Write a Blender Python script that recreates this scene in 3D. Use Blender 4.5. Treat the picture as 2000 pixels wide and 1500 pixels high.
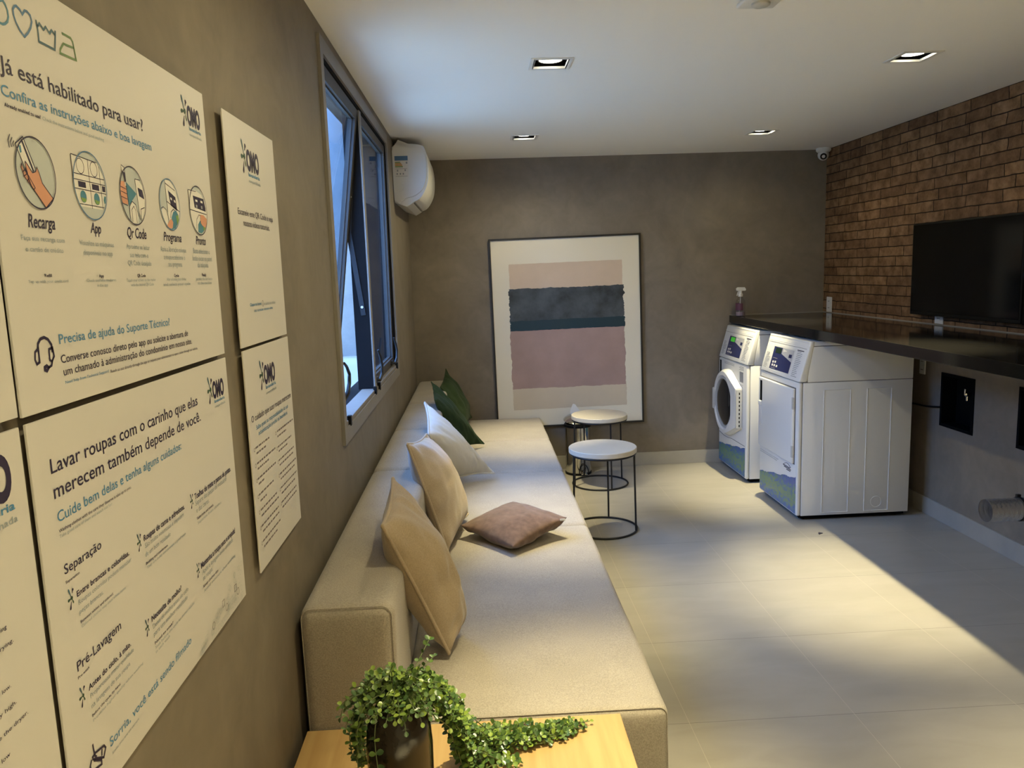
import bpy, bmesh, math, random
from mathutils import Vector, Matrix, noise
from mathutils.geometry import tessellate_polygon
for o in list(bpy.data.objects):
    bpy.data.objects.remove(o)
C = bpy.context.scene.collection
SC = bpy.context.scene

# ---------------------------------------------------------------- camera, sky, lamps, exposure
XL, XR, YB, YF, H = -0.503, 2.78, 6.092, -1.35, 2.457      # left wall, right wall, back wall, wall behind the camera, ceiling
cam_data = bpy.data.cameras.new('camera')
cam = bpy.data.objects.new('camera', cam_data)
C.objects.link(cam)
SC.camera = cam
cam_data.sensor_width = 36.0
cam_data.lens = 36.0 * 1507.2 / 2000.0
cam_data.clip_start = 0.02
yaw, pitch, roll = math.radians(2.339), math.radians(8.3074), math.radians(-1.9316)
r_ = Vector((math.cos(yaw), -math.sin(yaw), 0))
f_ = Vector((math.sin(yaw) * math.cos(pitch), math.cos(yaw) * math.cos(pitch), -math.sin(pitch)))
u_ = r_.cross(f_)
r2 = math.cos(roll) * r_ + math.sin(roll) * u_
u2 = -math.sin(roll) * r_ + math.cos(roll) * u_
cam.matrix_world = Matrix(((r2.x, u2.x, -f_.x, 0), (r2.y, u2.y, -f_.y, 0), (r2.z, u2.z, -f_.z, 1.60), (0, 0, 0, 1)))

SC.view_settings.view_transform = 'Standard'
SC.view_settings.look = 'None'
SC.view_settings.gamma = 1.0
SC.view_settings.use_curve_mapping = False
SC.view_settings.exposure = 0.12

world = bpy.data.worlds.new('overcast_sky')
SC.world = world
world.use_nodes = True
wn = world.node_tree.nodes
wn['Background'].inputs[0].default_value = (0.29, 0.52, 1.0, 1)
wn['Background'].inputs[1].default_value = 15.0

LAMP_COL = (1.0, 0.87, 0.51)
LAMP_WIDE, LAMP_BEAM = 20.0, 300.0
def spot(name, loc, power, angle=110.0, blend=1.0, tilt=(0, 0)):
    l = bpy.data.lights.new(name, 'SPOT')
    l.energy = power
    l.color = LAMP_COL
    l.spot_size = math.radians(angle)
    l.spot_blend = blend
    l.shadow_soft_size = 0.022
    o = bpy.data.objects.new(name, l)
    o.location = loc
    o.rotation_euler = (math.radians(tilt[0]), math.radians(tilt[1]), 0)
    C.objects.link(o)
    return o
portal = bpy.data.lights.new('window_portal', 'AREA')
portal.shape = 'RECTANGLE'
portal.size, portal.size_y = 1.5, 2.05
portal.cycles.is_portal = True
po = bpy.data.objects.new('window_portal', portal)
po.location = (XL - 0.17, 3.69, 1.70)
po.rotation_euler = (0, math.radians(-90), 0)
C.objects.link(po)

# ---------------------------------------------------------------- materials
MAT = {}
def mat(name, col, rough=0.6, metal=0.0, spec=0.5, emit=None, estr=0.0, noise_amt=0.0, noise_scale=8.0, bump=0.0, bump_scale=60.0, coat=0.0, sheen=0.0, detail=4.0):
    m = bpy.data.materials.new(name)
    m.use_nodes = True
    nt = m.node_tree
    b = nt.nodes['Principled BSDF']
    b.inputs['Base Color'].default_value = (*col, 1)
    b.inputs['Roughness'].default_value = rough
    b.inputs['Metallic'].default_value = metal
    b.inputs['Specular IOR Level'].default_value = spec
    b.inputs['Coat Weight'].default_value = coat
    b.inputs['Sheen Weight'].default_value = sheen
    if emit:
        b.inputs['Emission Color'].default_value = (*emit, 1)
        b.inputs['Emission Strength'].default_value = estr
    tc = nt.nodes.new('ShaderNodeTexCoord')
    if noise_amt:
        n = nt.nodes.new('ShaderNodeTexNoise')
        n.inputs['Scale'].default_value = noise_scale
        n.inputs['Detail'].default_value = detail
        n.inputs['Roughness'].default_value = 0.6
        nt.links.new(tc.outputs['Object'], n.inputs['Vector'])
        r = nt.nodes.new('ShaderNodeValToRGB')
        r.color_ramp.elements[0].position, r.color_ramp.elements[1].position = 0.3, 0.7
        r.color_ramp.elements[0].color = (*[max(0, c * (1 - noise_amt)) for c in col], 1)
        r.color_ramp.elements[1].color = (*[min(1, c * (1 + noise_amt)) for c in col], 1)
        nt.links.new(n.outputs['Fac'], r.inputs['Fac'])
        nt.links.new(r.outputs['Color'], b.inputs['Base Color'])
    if bump:
        n2 = nt.nodes.new('ShaderNodeTexNoise')
        n2.inputs['Scale'].default_value = bump_scale
        n2.inputs['Detail'].default_value = 3
        nt.links.new(tc.outputs['Object'], n2.inputs['Vector'])
        bp = nt.nodes.new('ShaderNodeBump')
        bp.inputs['Strength'].default_value = bump
        bp.inputs['Distance'].default_value = 0.01
        nt.links.new(n2.outputs['Fac'], bp.inputs['Height'])
        nt.links.new(bp.outputs['Normal'], b.inputs['Normal'])
    MAT[name] = m
    return m

def plaster(name, col, vscale=(1, 1, 1)):
    m = mat(name, col, 0.62, spec=0.25)
    nt = m.node_tree
    b = nt.nodes['Principled BSDF']
    tc = nt.nodes['Texture Coordinate']
    mp = nt.nodes.new('ShaderNodeMapping')
    mp.inputs['Scale'].default_value = vscale
    nt.links.new(tc.outputs['Object'], mp.inputs['Vector'])
    n1 = nt.nodes.new('ShaderNodeTexNoise'); n1.inputs['Scale'].default_value = 2.2; n1.inputs['Detail'].default_value = 7; n1.inputs['Roughness'].default_value = 0.62; n1.inputs['Distortion'].default_value = 0.8
    n2 = nt.nodes.new('ShaderNodeTexNoise'); n2.inputs['Scale'].default_value = 9; n2.inputs['Detail'].default_value = 6; n2.inputs['Distortion'].default_value = 1.5
    nt.links.new(mp.outputs[0], n1.inputs['Vector']); nt.links.new(mp.outputs[0], n2.inputs['Vector'])
    ad = nt.nodes.new('ShaderNodeMath'); ad.operation = 'MULTIPLY_ADD'; ad.inputs[1].default_value = 0.35
    nt.links.new(n2.outputs['Fac'], ad.inputs[0]); nt.links.new(n1.outputs['Fac'], ad.inputs[2])
    r = nt.nodes.new('ShaderNodeValToRGB')
    r.color_ramp.elements[0].position, r.color_ramp.elements[1].position = 0.45, 0.95
    r.color_ramp.elements[0].color = (*[c * 0.80 for c in col], 1)
    r.color_ramp.elements[1].color = (*[c * 1.20 for c in col], 1)
    nt.links.new(ad.outputs[0], r.inputs['Fac']); nt.links.new(r.outputs['Color'], b.inputs['Base Color'])
    bp = nt.nodes.new('ShaderNodeBump'); bp.inputs['Strength'].default_value = 0.08; bp.inputs['Distance'].default_value = 0.01
    nt.links.new(n2.outputs['Fac'], bp.inputs['Height']); nt.links.new(bp.outputs['Normal'], b.inputs['Normal'])
    return m

def tile_floor():
    m = mat('porcelain_floor_tile', (0.36, 0.335, 0.29), 0.36, spec=0.5)
    nt = m.node_tree; b = nt.nodes['Principled BSDF']; tc = nt.nodes['Texture Coordinate']
    mp = nt.nodes.new('ShaderNodeMapping'); mp.inputs['Scale'].default_value = (1.3, 3.5, 1)
    nt.links.new(tc.outputs['Object'], mp.inputs['Vector'])
    n = nt.nodes.new('ShaderNodeTexNoise'); n.inputs['Scale'].default_value = 2.5; n.inputs['Detail'].default_value = 7; n.inputs['Distortion'].default_value = 0.6
    nt.links.new(mp.outputs[0], n.inputs['Vector'])
    r = nt.nodes.new('ShaderNodeValToRGB')
    r.color_ramp.elements[0].position, r.color_ramp.elements[1].position = 0.3, 0.75
    r.color_ramp.elements[0].color = (0.335, 0.31, 0.262, 1); r.color_ramp.elements[1].color = (0.385, 0.36, 0.31, 1)
    nt.links.new(n.outputs['Fac'], r.inputs['Fac'])
    sx = nt.nodes.new('ShaderNodeSeparateXYZ'); nt.links.new(tc.outputs['Object'], sx.inputs[0])
    lines = []
    for ax, off in (('X', 0.688), ('Y', 2.495)):
        a = nt.nodes.new('ShaderNodeMath'); a.operation = 'SUBTRACT'; a.inputs[1].default_value = off - 5.933
        nt.links.new(sx.outputs[ax], a.inputs[0])
        d = nt.nodes.new('ShaderNodeMath'); d.operation = 'MODULO'; d.inputs[1].default_value = 0.5933
        nt.links.new(a.outputs[0], d.inputs[0])
        l = nt.nodes.new('ShaderNodeMath'); l.operation = 'LESS_THAN'; l.inputs[1].default_value = 0.0021
        nt.links.new(d.outputs[0], l.inputs[0]); lines.append(l)
    mx = nt.nodes.new('ShaderNodeMath'); mx.operation = 'MAXIMUM'
    nt.links.new(lines[0].outputs[0], mx.inputs[0]); nt.links.new(lines[1].outputs[0], mx.inputs[1])
    mix = nt.nodes.new('ShaderNodeMix'); mix.data_type = 'RGBA'
    nt.links.new(mx.outputs[0], mix.inputs['Factor']); nt.links.new(r.outputs['Color'], mix.inputs['A'])
    gm = nt.nodes.new('ShaderNodeMix'); gm.data_type = 'RGBA'
    gm.inputs['A'].default_value = (0.16, 0.15, 0.13, 1); gm.inputs['B'].default_value = (0.47, 0.43, 0.36, 1)
    nt.links.new(lines[0].outputs[0], gm.inputs['Factor'])
    nt.links.new(gm.outputs['Result'], mix.inputs['B'])
    nt.links.new(mix.outputs['Result'], b.inputs['Base Color'])
    bp = nt.nodes.new('ShaderNodeBump'); bp.inputs['Strength'].default_value = 0.3; bp.inputs['Distance'].default_value = 0.002; bp.invert = True
    nt.links.new(mx.outputs[0], bp.inputs['Height']); nt.links.new(bp.outputs['Normal'], b.inputs['Normal'])
    return m

def brick_mat():
    m = mat('aged_brick', (0.3, 0.15, 0.08), 0.8, spec=0.2)
    nt = m.node_tree; b = nt.nodes['Principled BSDF']; tc = nt.nodes['Texture Coordinate']
    sx = nt.nodes.new('ShaderNodeSeparateXYZ'); nt.links.new(tc.outputs['Object'], sx.inputs[0])
    nz = nt.nodes.new('ShaderNodeTexNoise'); nz.inputs['Scale'].default_value = 9.0; nz.inputs['Detail'].default_value = 3
    nt.links.new(tc.outputs['Object'], nz.inputs['Vector'])
    wob = nt.nodes.new('ShaderNodeMath'); wob.operation = 'MULTIPLY_ADD'; wob.inputs[1].default_value = 0.012
    nt.links.new(nz.outputs['Fac'], wob.inputs[0]); nt.links.new(sx.outputs['Z'], wob.inputs[2])
    cx = nt.nodes.new('ShaderNodeCombineXYZ'); wx = nt.nodes.new('ShaderNodeMath'); wx.operation = 'MULTIPLY_ADD'; wx.inputs[1].default_value = 0.035
    nt.links.new(nz.outputs['Fac'], wx.inputs[0]); nt.links.new(sx.outputs['Y'], wx.inputs[2]); nt.links.new(wx.outputs[0], cx.inputs['X']); nt.links.new(wob.outputs[0], cx.inputs['Y'])
    br = nt.nodes.new('ShaderNodeTexBrick')
    br.offset, br.offset_frequency, br.squash, br.squash_frequency = 0.37, 2, 0.72, 3
    br.inputs['Color1'].default_value = (0.225, 0.128, 0.064, 1); br.inputs['Color2'].default_value = (0.140, 0.076, 0.040, 1)
    br.inputs['Mortar'].default_value = (0.022, 0.013, 0.008, 1)
    br.inputs['Scale'].default_value = 1.0; br.inputs['Mortar Size'].default_value = 0.0034; br.inputs['Mortar Smooth'].default_value = 0.25
    br.inputs['Brick Width'].default_value = 0.31; br.inputs['Row Height'].default_value = 0.0648
    nt.links.new(cx.outputs[0], br.inputs['Vector'])
    n2 = nt.nodes.new('ShaderNodeTexNoise'); n2.inputs['Scale'].default_value = 14; n2.inputs['Detail'].default_value = 8; n2.inputs['Roughness'].default_value = 0.65
    nt.links.new(tc.outputs['Object'], n2.inputs['Vector'])
    r = nt.nodes.new('ShaderNodeValToRGB'); r.color_ramp.elements[0].position, r.color_ramp.elements[1].position = 0.25, 0.78
    r.color_ramp.elements[0].color = (0.45, 0.40, 0.36, 1); r.color_ramp.elements[1].color = (1.75, 1.85, 1.95, 1)
    nt.links.new(n2.outputs['Fac'], r.inputs['Fac'])
    mu = nt.nodes.new('ShaderNodeMix'); mu.data_type = 'RGBA'; mu.blend_type = 'MULTIPLY'; mu.inputs['Factor'].default_value = 1.0
    nt.links.new(br.outputs['Color'], mu.inputs['A']); nt.links.new(r.outputs['Color'], mu.inputs['B'])
    nt.links.new(mu.outputs['Result'], b.inputs['Base Color'])
    iv = nt.nodes.new('ShaderNodeMath'); iv.operation = 'SUBTRACT'; iv.inputs[0].default_value = 1.0
    nt.links.new(br.outputs['Fac'], iv.inputs[1])
    hs = nt.nodes.new('ShaderNodeMath'); hs.operation = 'MULTIPLY_ADD'; hs.inputs[1].default_value = 0.25
    nt.links.new(n2.outputs['Fac'], hs.inputs[0]); nt.links.new(iv.outputs[0], hs.inputs[2])
    bp = nt.nodes.new('ShaderNodeBump'); bp.inputs['Strength'].default_value = 0.8; bp.inputs['Distance'].default_value = 0.008
    nt.links.new(hs.outputs[0], bp.inputs['Height']); nt.links.new(bp.outputs['Normal'], b.inputs['Normal'])
    return m

def fabric(name, col, weave=420.0, var=0.12, sheen=0.15):
    m = mat(name, col, 0.9, spec=0.15, sheen=sheen)
    nt = m.node_tree; b = nt.nodes['Principled BSDF']; tc = nt.nodes['Texture Coordinate']
    n = nt.nodes.new('ShaderNodeTexNoise'); n.inputs['Scale'].default_value = weave; n.inputs['Detail'].default_value = 2
    nt.links.new(tc.outputs['Object'], n.inputs['Vector'])
    n3 = nt.nodes.new('ShaderNodeTexNoise'); n3.inputs['Scale'].default_value = 6; n3.inputs['Detail'].default_value = 5
    nt.links.new(tc.outputs['Object'], n3.inputs['Vector'])
    a = nt.nodes.new('ShaderNodeMath'); a.operation = 'MULTIPLY_ADD'; a.inputs[1].default_value = 0.35
    nt.links.new(n3.outputs['Fac'], a.inputs[0]); nt.links.new(n.outputs['Fac'], a.inputs[2])
    r = nt.nodes.new('ShaderNodeValToRGB'); r.color_ramp.elements[0].position, r.color_ramp.elements[1].position = 0.45, 0.9
    r.color_ramp.elements[0].color = (*[c * (1 - var) for c in col], 1); r.color_ramp.elements[1].color = (*[min(1, c * (1 + var)) for c in col], 1)
    nt.links.new(a.outputs[0], r.inputs['Fac']); nt.links.new(r.outputs['Color'], b.inputs['Base Color'])
    bp = nt.nodes.new('ShaderNodeBump'); bp.inputs['Strength'].default_value = 0.25; bp.inputs['Distance'].default_value = 0.002
    nt.links.new(n.outputs['Fac'], bp.inputs['Height']); nt.links.new(bp.outputs['Normal'], b.inputs['Normal'])
    return m

def wood(name, c1, c2, axis='Y'):
    m = mat(name, c1, 0.42, spec=0.35)
    nt = m.node_tree; b = nt.nodes['Principled BSDF']; tc = nt.nodes['Texture Coordinate']
    mp = nt.nodes.new('ShaderNodeMapping'); mp.inputs['Scale'].default_value = (14, 0.9, 14) if axis == 'Y' else (0.9, 14, 14)
    nt.links.new(tc.outputs['Object'], mp.inputs['Vector'])
    n = nt.nodes.new('ShaderNodeTexNoise'); n.inputs['Scale'].default_value = 2.6; n.inputs['Detail'].default_value = 7; n.inputs['Distortion'].default_value = 0.35
    nt.links.new(mp.outputs[0], n.inputs['Vector'])
    r = nt.nodes.new('ShaderNodeValToRGB'); r.color_ramp.elements[0].position, r.color_ramp.elements[1].position = 0.32, 0.68
    r.color_ramp.elements[0].color = (*c2, 1); r.color_ramp.elements[1].color = (*c1, 1)
    nt.links.new(n.outputs['Fac'], r.inputs['Fac']); nt.links.new(r.outputs['Color'], b.inputs['Base Color'])
    return m

def pane_mat(name, tint, refl=0.7):
    """Thin clear sheet: tinted see-through with a mirror sheen that grows towards grazing angles."""
    m = bpy.data.materials.new(name); m.use_nodes = True
    nt = m.node_tree; nt.nodes.remove(nt.nodes['Principled BSDF'])
    out = nt.nodes['Material Output']
    tr = nt.nodes.new('ShaderNodeBsdfTransparent'); tr.inputs[0].default_value = (*tint, 1)
    gl = nt.nodes.new('ShaderNodeBsdfGlossy'); gl.inputs['Roughness'].default_value = 0.0
    lw = nt.nodes.new('ShaderNodeLayerWeight'); lw.inputs['Blend'].default_value = 0.5
    pw = nt.nodes.new('ShaderNodeMath'); pw.operation = 'POWER'; pw.inputs[1].default_value = 5.0
    ad = nt.nodes.new('ShaderNodeMath'); ad.operation = 'MULTIPLY_ADD'; ad.inputs[1].default_value = refl; ad.inputs[2].default_value = 0.025
    nt.links.new(lw.outputs['Facing'], pw.inputs[0]); nt.links.new(pw.outputs[0], ad.inputs[0])
    mx = nt.nodes.new('ShaderNodeMixShader')
    nt.links.new(ad.outputs[0], mx.inputs[0]); nt.links.new(tr.outputs[0], mx.inputs[1]); nt.links.new(gl.outputs[0], mx.inputs[2])
    nt.links.new(mx.outputs[0], out.inputs['Surface'])
    MAT[name] = m
    return m

def decal_mat():
    m = mat('wave_decal', (0.05, 0.15, 0.4), 0.35)
    nt = m.node_tree; b = nt.nodes['Principled BSDF']; tc = nt.nodes['Texture Coordinate']
    mp = nt.nodes.new('ShaderNodeMapping'); mp.inputs['Scale'].default_value = (1, 9, 14)
    nt.links.new(tc.outputs['Object'], mp.inputs['Vector'])
    n = nt.nodes.new('ShaderNodeTexNoise'); n.inputs['Scale'].default_value = 3.0; n.inputs['Detail'].default_value = 6; n.inputs['Roughness'].default_value = 0.7
    nt.links.new(mp.outputs[0], n.inputs['Vector'])
    sx = nt.nodes.new('ShaderNodeSeparateXYZ'); nt.links.new(tc.outputs['Object'], sx.inputs[0])
    a = nt.nodes.new('ShaderNodeMath'); a.operation = 'MULTIPLY_ADD'; a.inputs[1].default_value = 3.2
    nt.links.new(sx.outputs['Z'], a.inputs[0])
    s = nt.nodes.new('ShaderNodeMath'); s.operation = 'MULTIPLY_ADD'; s.inputs[1].default_value = 1.6; s.inputs[2].default_value = -0.76
    nt.links.new(n.outputs['Fac'], s.inputs[0]); nt.links.new(s.outputs[0], a.inputs[2])
    r = nt.nodes.new('ShaderNodeValToRGB')
    e = r.color_ramp.elements
    e[0].position = 0.0; e[0].color = (0.03, 0.085, 0.34, 1)
    e[1].position = 1.0; e[1].color = (0.03, 0.09, 0.33, 1)
    for p_, c_ in ((0.22, (0.05, 0.15, 0.36, 1)), (0.42, (0.15, 0.26, 0.09, 1)), (0.58, (0.08, 0.21, 0.19, 1)), (0.72, (0.035, 0.11, 0.36, 1))):
        q = e.new(p_); q.color = c_
    nt.links.new(a.outputs[0], r.inputs['Fac']); nt.links.new(r.outputs['Color'], b.inputs['Base Color'])
    return m

WALL = plaster('burnt_cement_plaster', (0.212, 0.180, 0.140))
mat('ceiling_paint', (0.92, 0.895, 0.85), 0.85, spec=0.2)
tile_floor(); brick_mat(); decal_mat()
mat('baseboard_tile', (0.36, 0.335, 0.285), 0.4, noise_amt=0.08, noise_scale=5)
mat('exterior_concrete', (0.16, 0.165, 0.165), 0.9, noise_amt=0.12, noise_scale=6, bump=0.3, bump_scale=30)
mat('bounce_paving', (0.86, 0.66, 0.41), 0.8, noise_amt=0.08, noise_scale=3)  # warm tone chosen to bounce daylight onto the ceiling
mat('exterior_ledge_paint', (0.24, 0.24, 0.235), 0.8)
mat('window_aluminium', (0.22, 0.20, 0.175), 0.5, noise_amt=0.05)
mat('dark_shaded_aluminium', (0.012, 0.012, 0.013), 0.85, spec=0.08)  # dark frame metal, taken near black to hold the mullion side's shade
mat('sash_aluminium', (0.060, 0.055, 0.050), 0.5, spec=0.3)
mat('rear_wall_paint', (0.74, 0.71, 0.66), 0.8)  # unseen wall, kept pale to bounce light back into the room
mat('silicone_tan', (0.30, 0.27, 0.22), 0.5)
mat('black_metal', (0.012, 0.012, 0.013), 0.45, metal=0.2)
mat('black_plastic', (0.006, 0.006, 0.006), 0.5, spec=0.15)
mat('matte_black', (0.003, 0.003, 0.003), 0.8, spec=0.08)
mat('screen_black', (0.003, 0.003, 0.003), 0.10, spec=0.14)
mat('white_enamel', (0.76, 0.755, 0.735), 0.32, spec=0.5)
mat('white_plastic', (0.72, 0.71, 0.68), 0.38)
mat('pale_grey_plastic', (0.50, 0.50, 0.49), 0.4)
mat('seam_grey', (0.16, 0.155, 0.15), 0.6)
mat('lamp_trim_white', (0.78, 0.76, 0.72), 0.5)
mat('lamp_glow', (1, 1, 1), 0.4, emit=(1.0, 0.93, 0.74), estr=14.0)
mat('chrome', (0.75, 0.75, 0.75), 0.12, metal=1.0)
mat('aluminium_foil', (0.70, 0.70, 0.71), 0.26, metal=0.85, bump=0.25, bump_scale=120)
mat('steel_polished', (0.62, 0.60, 0.56), 0.12, metal=1.0)
mat('granite_black', (0.010, 0.0095, 0.009), 0.07, spec=0.22, noise_amt=0.4, noise_scale=180)
fabric('sofa_linen', (0.35, 0.312, 0.262), weave=300, var=0.2)
fabric('beige_velvet', (0.36, 0.285, 0.20), weave=260, var=0.12, sheen=0.3)
fabric('sand_velvet', (0.42, 0.335, 0.235), weave=260, var=0.12, sheen=0.3)
fabric('white_cotton', (0.62, 0.60, 0.55), weave=300, var=0.06)
fabric('green_velvet', (0.026, 0.046, 0.016), weave=260, var=0.18, sheen=0.04)
fabric('brown_suede', (0.145, 0.088, 0.060), weave=40, var=0.22, sheen=0.3)
wood('oak_veneer', (0.56, 0.38, 0.165), (0.47, 0.30, 0.12))
mat('stool_top_lacquer', (0.60, 0.54, 0.43), 0.45, noise_amt=0.04)
pane_mat('window_glass', (0.76, 0.85, 0.95), 0.55)
pane_mat('bottle_plastic', (0.93, 0.93, 0.93))
mat('bottle_liquid', (0.30, 0.24, 0.30), 0.2)
mat('purple_label', (0.10, 0.03, 0.06), 0.5)
mat('washer_glass', (0.012, 0.012, 0.014), 0.06, spec=0.6)
mat('panel_navy', (0.020, 0.028, 0.11), 0.3)
mat('panel_grey', (0.46, 0.47, 0.50), 0.35)
mat('lcd_dark', (0.012, 0.03, 0.02), 0.2)
mat('lcd_green', (0.01, 0.10, 0.01), 0.3, emit=(0.10, 0.75, 0.05), estr=0.35)
mat('ink_dark', (0.035, 0.03, 0.05), 0.6)
mat('ink_grey', (0.30, 0.30, 0.31), 0.6)
mat('sign_board', (0.60, 0.575, 0.545), 0.45, spec=0.3)
mat('print_navy', (0.022, 0.014, 0.045), 0.55)
mat('print_blue', (0.07, 0.22, 0.40), 0.55)
mat('print_pale', (0.30, 0.35, 0.39), 0.55)
mat('print_line', (0.20, 0.17, 0.17), 0.55)
mat('print_circle', (0.46, 0.49, 0.48), 0.55)
mat('print_white', (0.72, 0.69, 0.64), 0.5)
mat('print_skin', (0.60, 0.29, 0.18), 0.55)
mat('print_teal', (0.06, 0.20, 0.28), 0.55)
mat('print_green', (0.18, 0.30, 0.08), 0.55)
mat('print_orange', (0.55, 0.28, 0.05), 0.55)
mat('print_leaf', (0.035, 0.075, 0.045), 0.55)
mat('print_s1', (0.07, 0.20, 0.30), 0.55)
mat('print_s2', (0.07, 0.16, 0.30), 0.55)
mat('print_s3', (0.05, 0.11, 0.15), 0.55)
mat('print_s4', (0.12, 0.20, 0.08), 0.55)
mat('frame_black', (0.012, 0.010, 0.009), 0.4)
mat('canvas_white', (0.72, 0.66, 0.53), 0.75)
mat('art_blush', (0.58, 0.45, 0.335), 0.8, noise_amt=0.05, noise_scale=5)
mat('art_teal', (0.052, 0.062, 0.068), 0.7, noise_amt=0.75, noise_scale=5, detail=7)
mat('art_deep_teal', (0.006, 0.030, 0.042), 0.6)
mat('art_mauve', (0.36, 0.245, 0.215), 0.8, noise_amt=0.10, noise_scale=4, detail=7)
mat('art_sand', (0.57, 0.48, 0.355), 0.8, noise_amt=0.04, noise_scale=4)
mat('ceramic_dark', (0.018, 0.014, 0.010), 0.16, noise_amt=0.5, noise_scale=9, spec=0.5)
mat('stem_green', (0.10, 0.13, 0.05), 0.6)
def leaf_mat():
    m = mat('leaf_green', (0.10, 0.18, 0.035), 0.30, spec=0.5)
    nt = m.node_tree; b = nt.nodes['Principled BSDF']
    g = nt.nodes.new('ShaderNodeNewGeometry')
    r = nt.nodes.new('ShaderNodeValToRGB')
    r.color_ramp.elements[0].color = (0.045, 0.095, 0.030, 1); r.color_ramp.elements[1].color = (0.26, 0.36, 0.055, 1)
    q = r.color_ramp.elements.new(0.6); q.color = (0.11, 0.19, 0.045, 1)
    nt.links.new(g.outputs['Random Per Island'], r.inputs['Fac']); nt.links.new(r.outputs['Color'], b.inputs['Base Color'])
leaf_mat()
mat('tissue_white', (0.7, 0.68, 0.64), 0.8)

# ---------------------------------------------------------------- builders
ORG = {}
def org(o):
    return ORG.get(o.name, Vector((0, 0, 0))) if o else Vector((0, 0, 0))
def empty(name, loc, label, cat, group=None):
    o = bpy.data.objects.new(name, None)
    C.objects.link(o)
    o.location = loc
    o.empty_display_size = 0.05
    ORG[o.name] = Vector(loc)
    tag(o, label, cat, group)
    return o
def tag(o, label=None, cat=None, group=None, kind=None):
    if label: o['label'] = label
    if cat: o['category'] = cat
    if group: o['group'] = group
    if kind: o['kind'] = kind
    return o
def finish(name, bm, mats, parent=None, smooth=False, base=None):
    """Link a bmesh holding WORLD coordinates as one mesh object."""
    o0 = org(parent) if parent else (Vector(base) if base is not None else Vector((0, 0, 0)))
    bmesh.ops.translate(bm, verts=bm.verts, vec=-o0)
    bm.normal_update()
    me = bpy.data.meshes.new(name)
    bm.to_mesh(me)
    bm.free()
    if not isinstance(mats, (list, tuple)): mats = [mats]
    for m in mats: me.materials.append(MAT[m] if isinstance(m, str) else m)
    if smooth:
        me.shade_smooth()
        if smooth != 'all':
            me.set_sharp_from_angle(angle=math.radians(smooth if isinstance(smooth, (int, float)) and smooth is not True else 40))
    o = bpy.data.objects.new(name, me)
    C.objects.link(o)
    if parent:
        o.parent = parent
        ORG[o.name] = org(parent)
    else:
        o.location = o0
        ORG[o.name] = o0
    return o

def box(bm, x0, x1, y0, y1, z0, z1, bevel=0.0, seg=2, mi=0):
    r = bmesh.ops.create_cube(bm, size=1.0)
    vs = r['verts']
    for v in vs:
        v.co = Vector((x0 + (v.co.x + .5) * (x1 - x0), y0 + (v.co.y + .5) * (y1 - y0), z0 + (v.co.z + .5) * (z1 - z0)))
    fs = set(f for v in vs for f in v.link_faces)
    for f in fs: f.material_index = mi
    if bevel > 0:
        es = list(set(e for v in vs for e in v.link_edges))
        rr = bmesh.ops.bevel(bm, geom=es, offset=bevel, segments=seg, profile=0.5, affect='EDGES')
        for f in rr['faces']: f.material_index = mi
    return vs
def B(*boxes, bevel=0.0, seg=2):
    bm = bmesh.new()
    for b in boxes: box(bm, *b, bevel=bevel, seg=seg)
    return bm
def tube(bm, pts, r, n=8, closed=False, mi=0, caps=True):
    pts = [Vector(p) for p in pts]
    rings = []
    N = len(pts)
    prev_u = None
    for i, p in enumerate(pts):
        if closed: t = (pts[(i + 1) % N] - pts[i - 1])
        else: t = pts[min(i + 1, N - 1)] - pts[max(i - 1, 0)]
        if t.length < 1e-9: t = Vector((0, 0, 1))
        t.normalize()
        if prev_u is None:
            a = Vector((0, 0, 1)) if abs(t.z) < 0.9 else Vector((1, 0, 0))
            u = t.cross(a).normalized()
        else:
            u = (prev_u - t * prev_u.dot(t))
            u = u.normalized() if u.length > 1e-6 else t.orthogonal().normalized()
        prev_u = u
        w = t.cross(u)
        rr = r[i] if isinstance(r, (list, tuple)) else r
        rings.append([bm.verts.new(p + rr * (math.cos(2 * math.pi * k / n) * u + math.sin(2 * math.pi * k / n) * w)) for k in range(n)])
    M = N if closed else N - 1
    for i in range(M):
        a, b = rings[i], rings[(i + 1) % N]
        for k in range(n):
            f = bm.faces.new((a[k], a[(k + 1) % n], b[(k + 1) % n], b[k])); f.material_index = mi
    if not closed and caps:
        f = bm.faces.new(list(reversed(rings[0]))); f.material_index = mi
        f = bm.faces.new(rings[-1]); f.material_index = mi
def lathe(bm, c, prof, n=40, mi=0, axis='Z'):
    rings = []
    for r, h in prof:
        if r < 1e-6:
            rings.append([bm.verts.new(_ax(c, 0, 0, h, axis))])
        else:
            rings.append([bm.verts.new(_ax(c, r * math.cos(2 * math.pi * k / n), r * math.sin(2 * math.pi * k / n), h, axis)) for k in range(n)])
    for a, b in zip(rings, rings[1:]):
        for k in range(n):
            k2 = (k + 1) % n
            if len(a) == 1 and len(b) == 1: break
            if len(a) == 1: f = bm.faces.new((a[0], b[k2], b[k]))
            elif len(b) == 1: f = bm.faces.new((a[k], a[k2], b[0]))
            else: f = bm.faces.new((a[k], a[k2], b[k2], b[k]))
            f.material_index = mi
def _ax(c, a, b, h, axis):
    if axis == 'Z': return Vector((c[0] + a, c[1] + b, c[2] + h))
    if axis == 'X': return Vector((c[0] + h, c[1] + a, c[2] + b))
    return Vector((c[0] + b, c[1] + h, c[2] + a))
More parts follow.
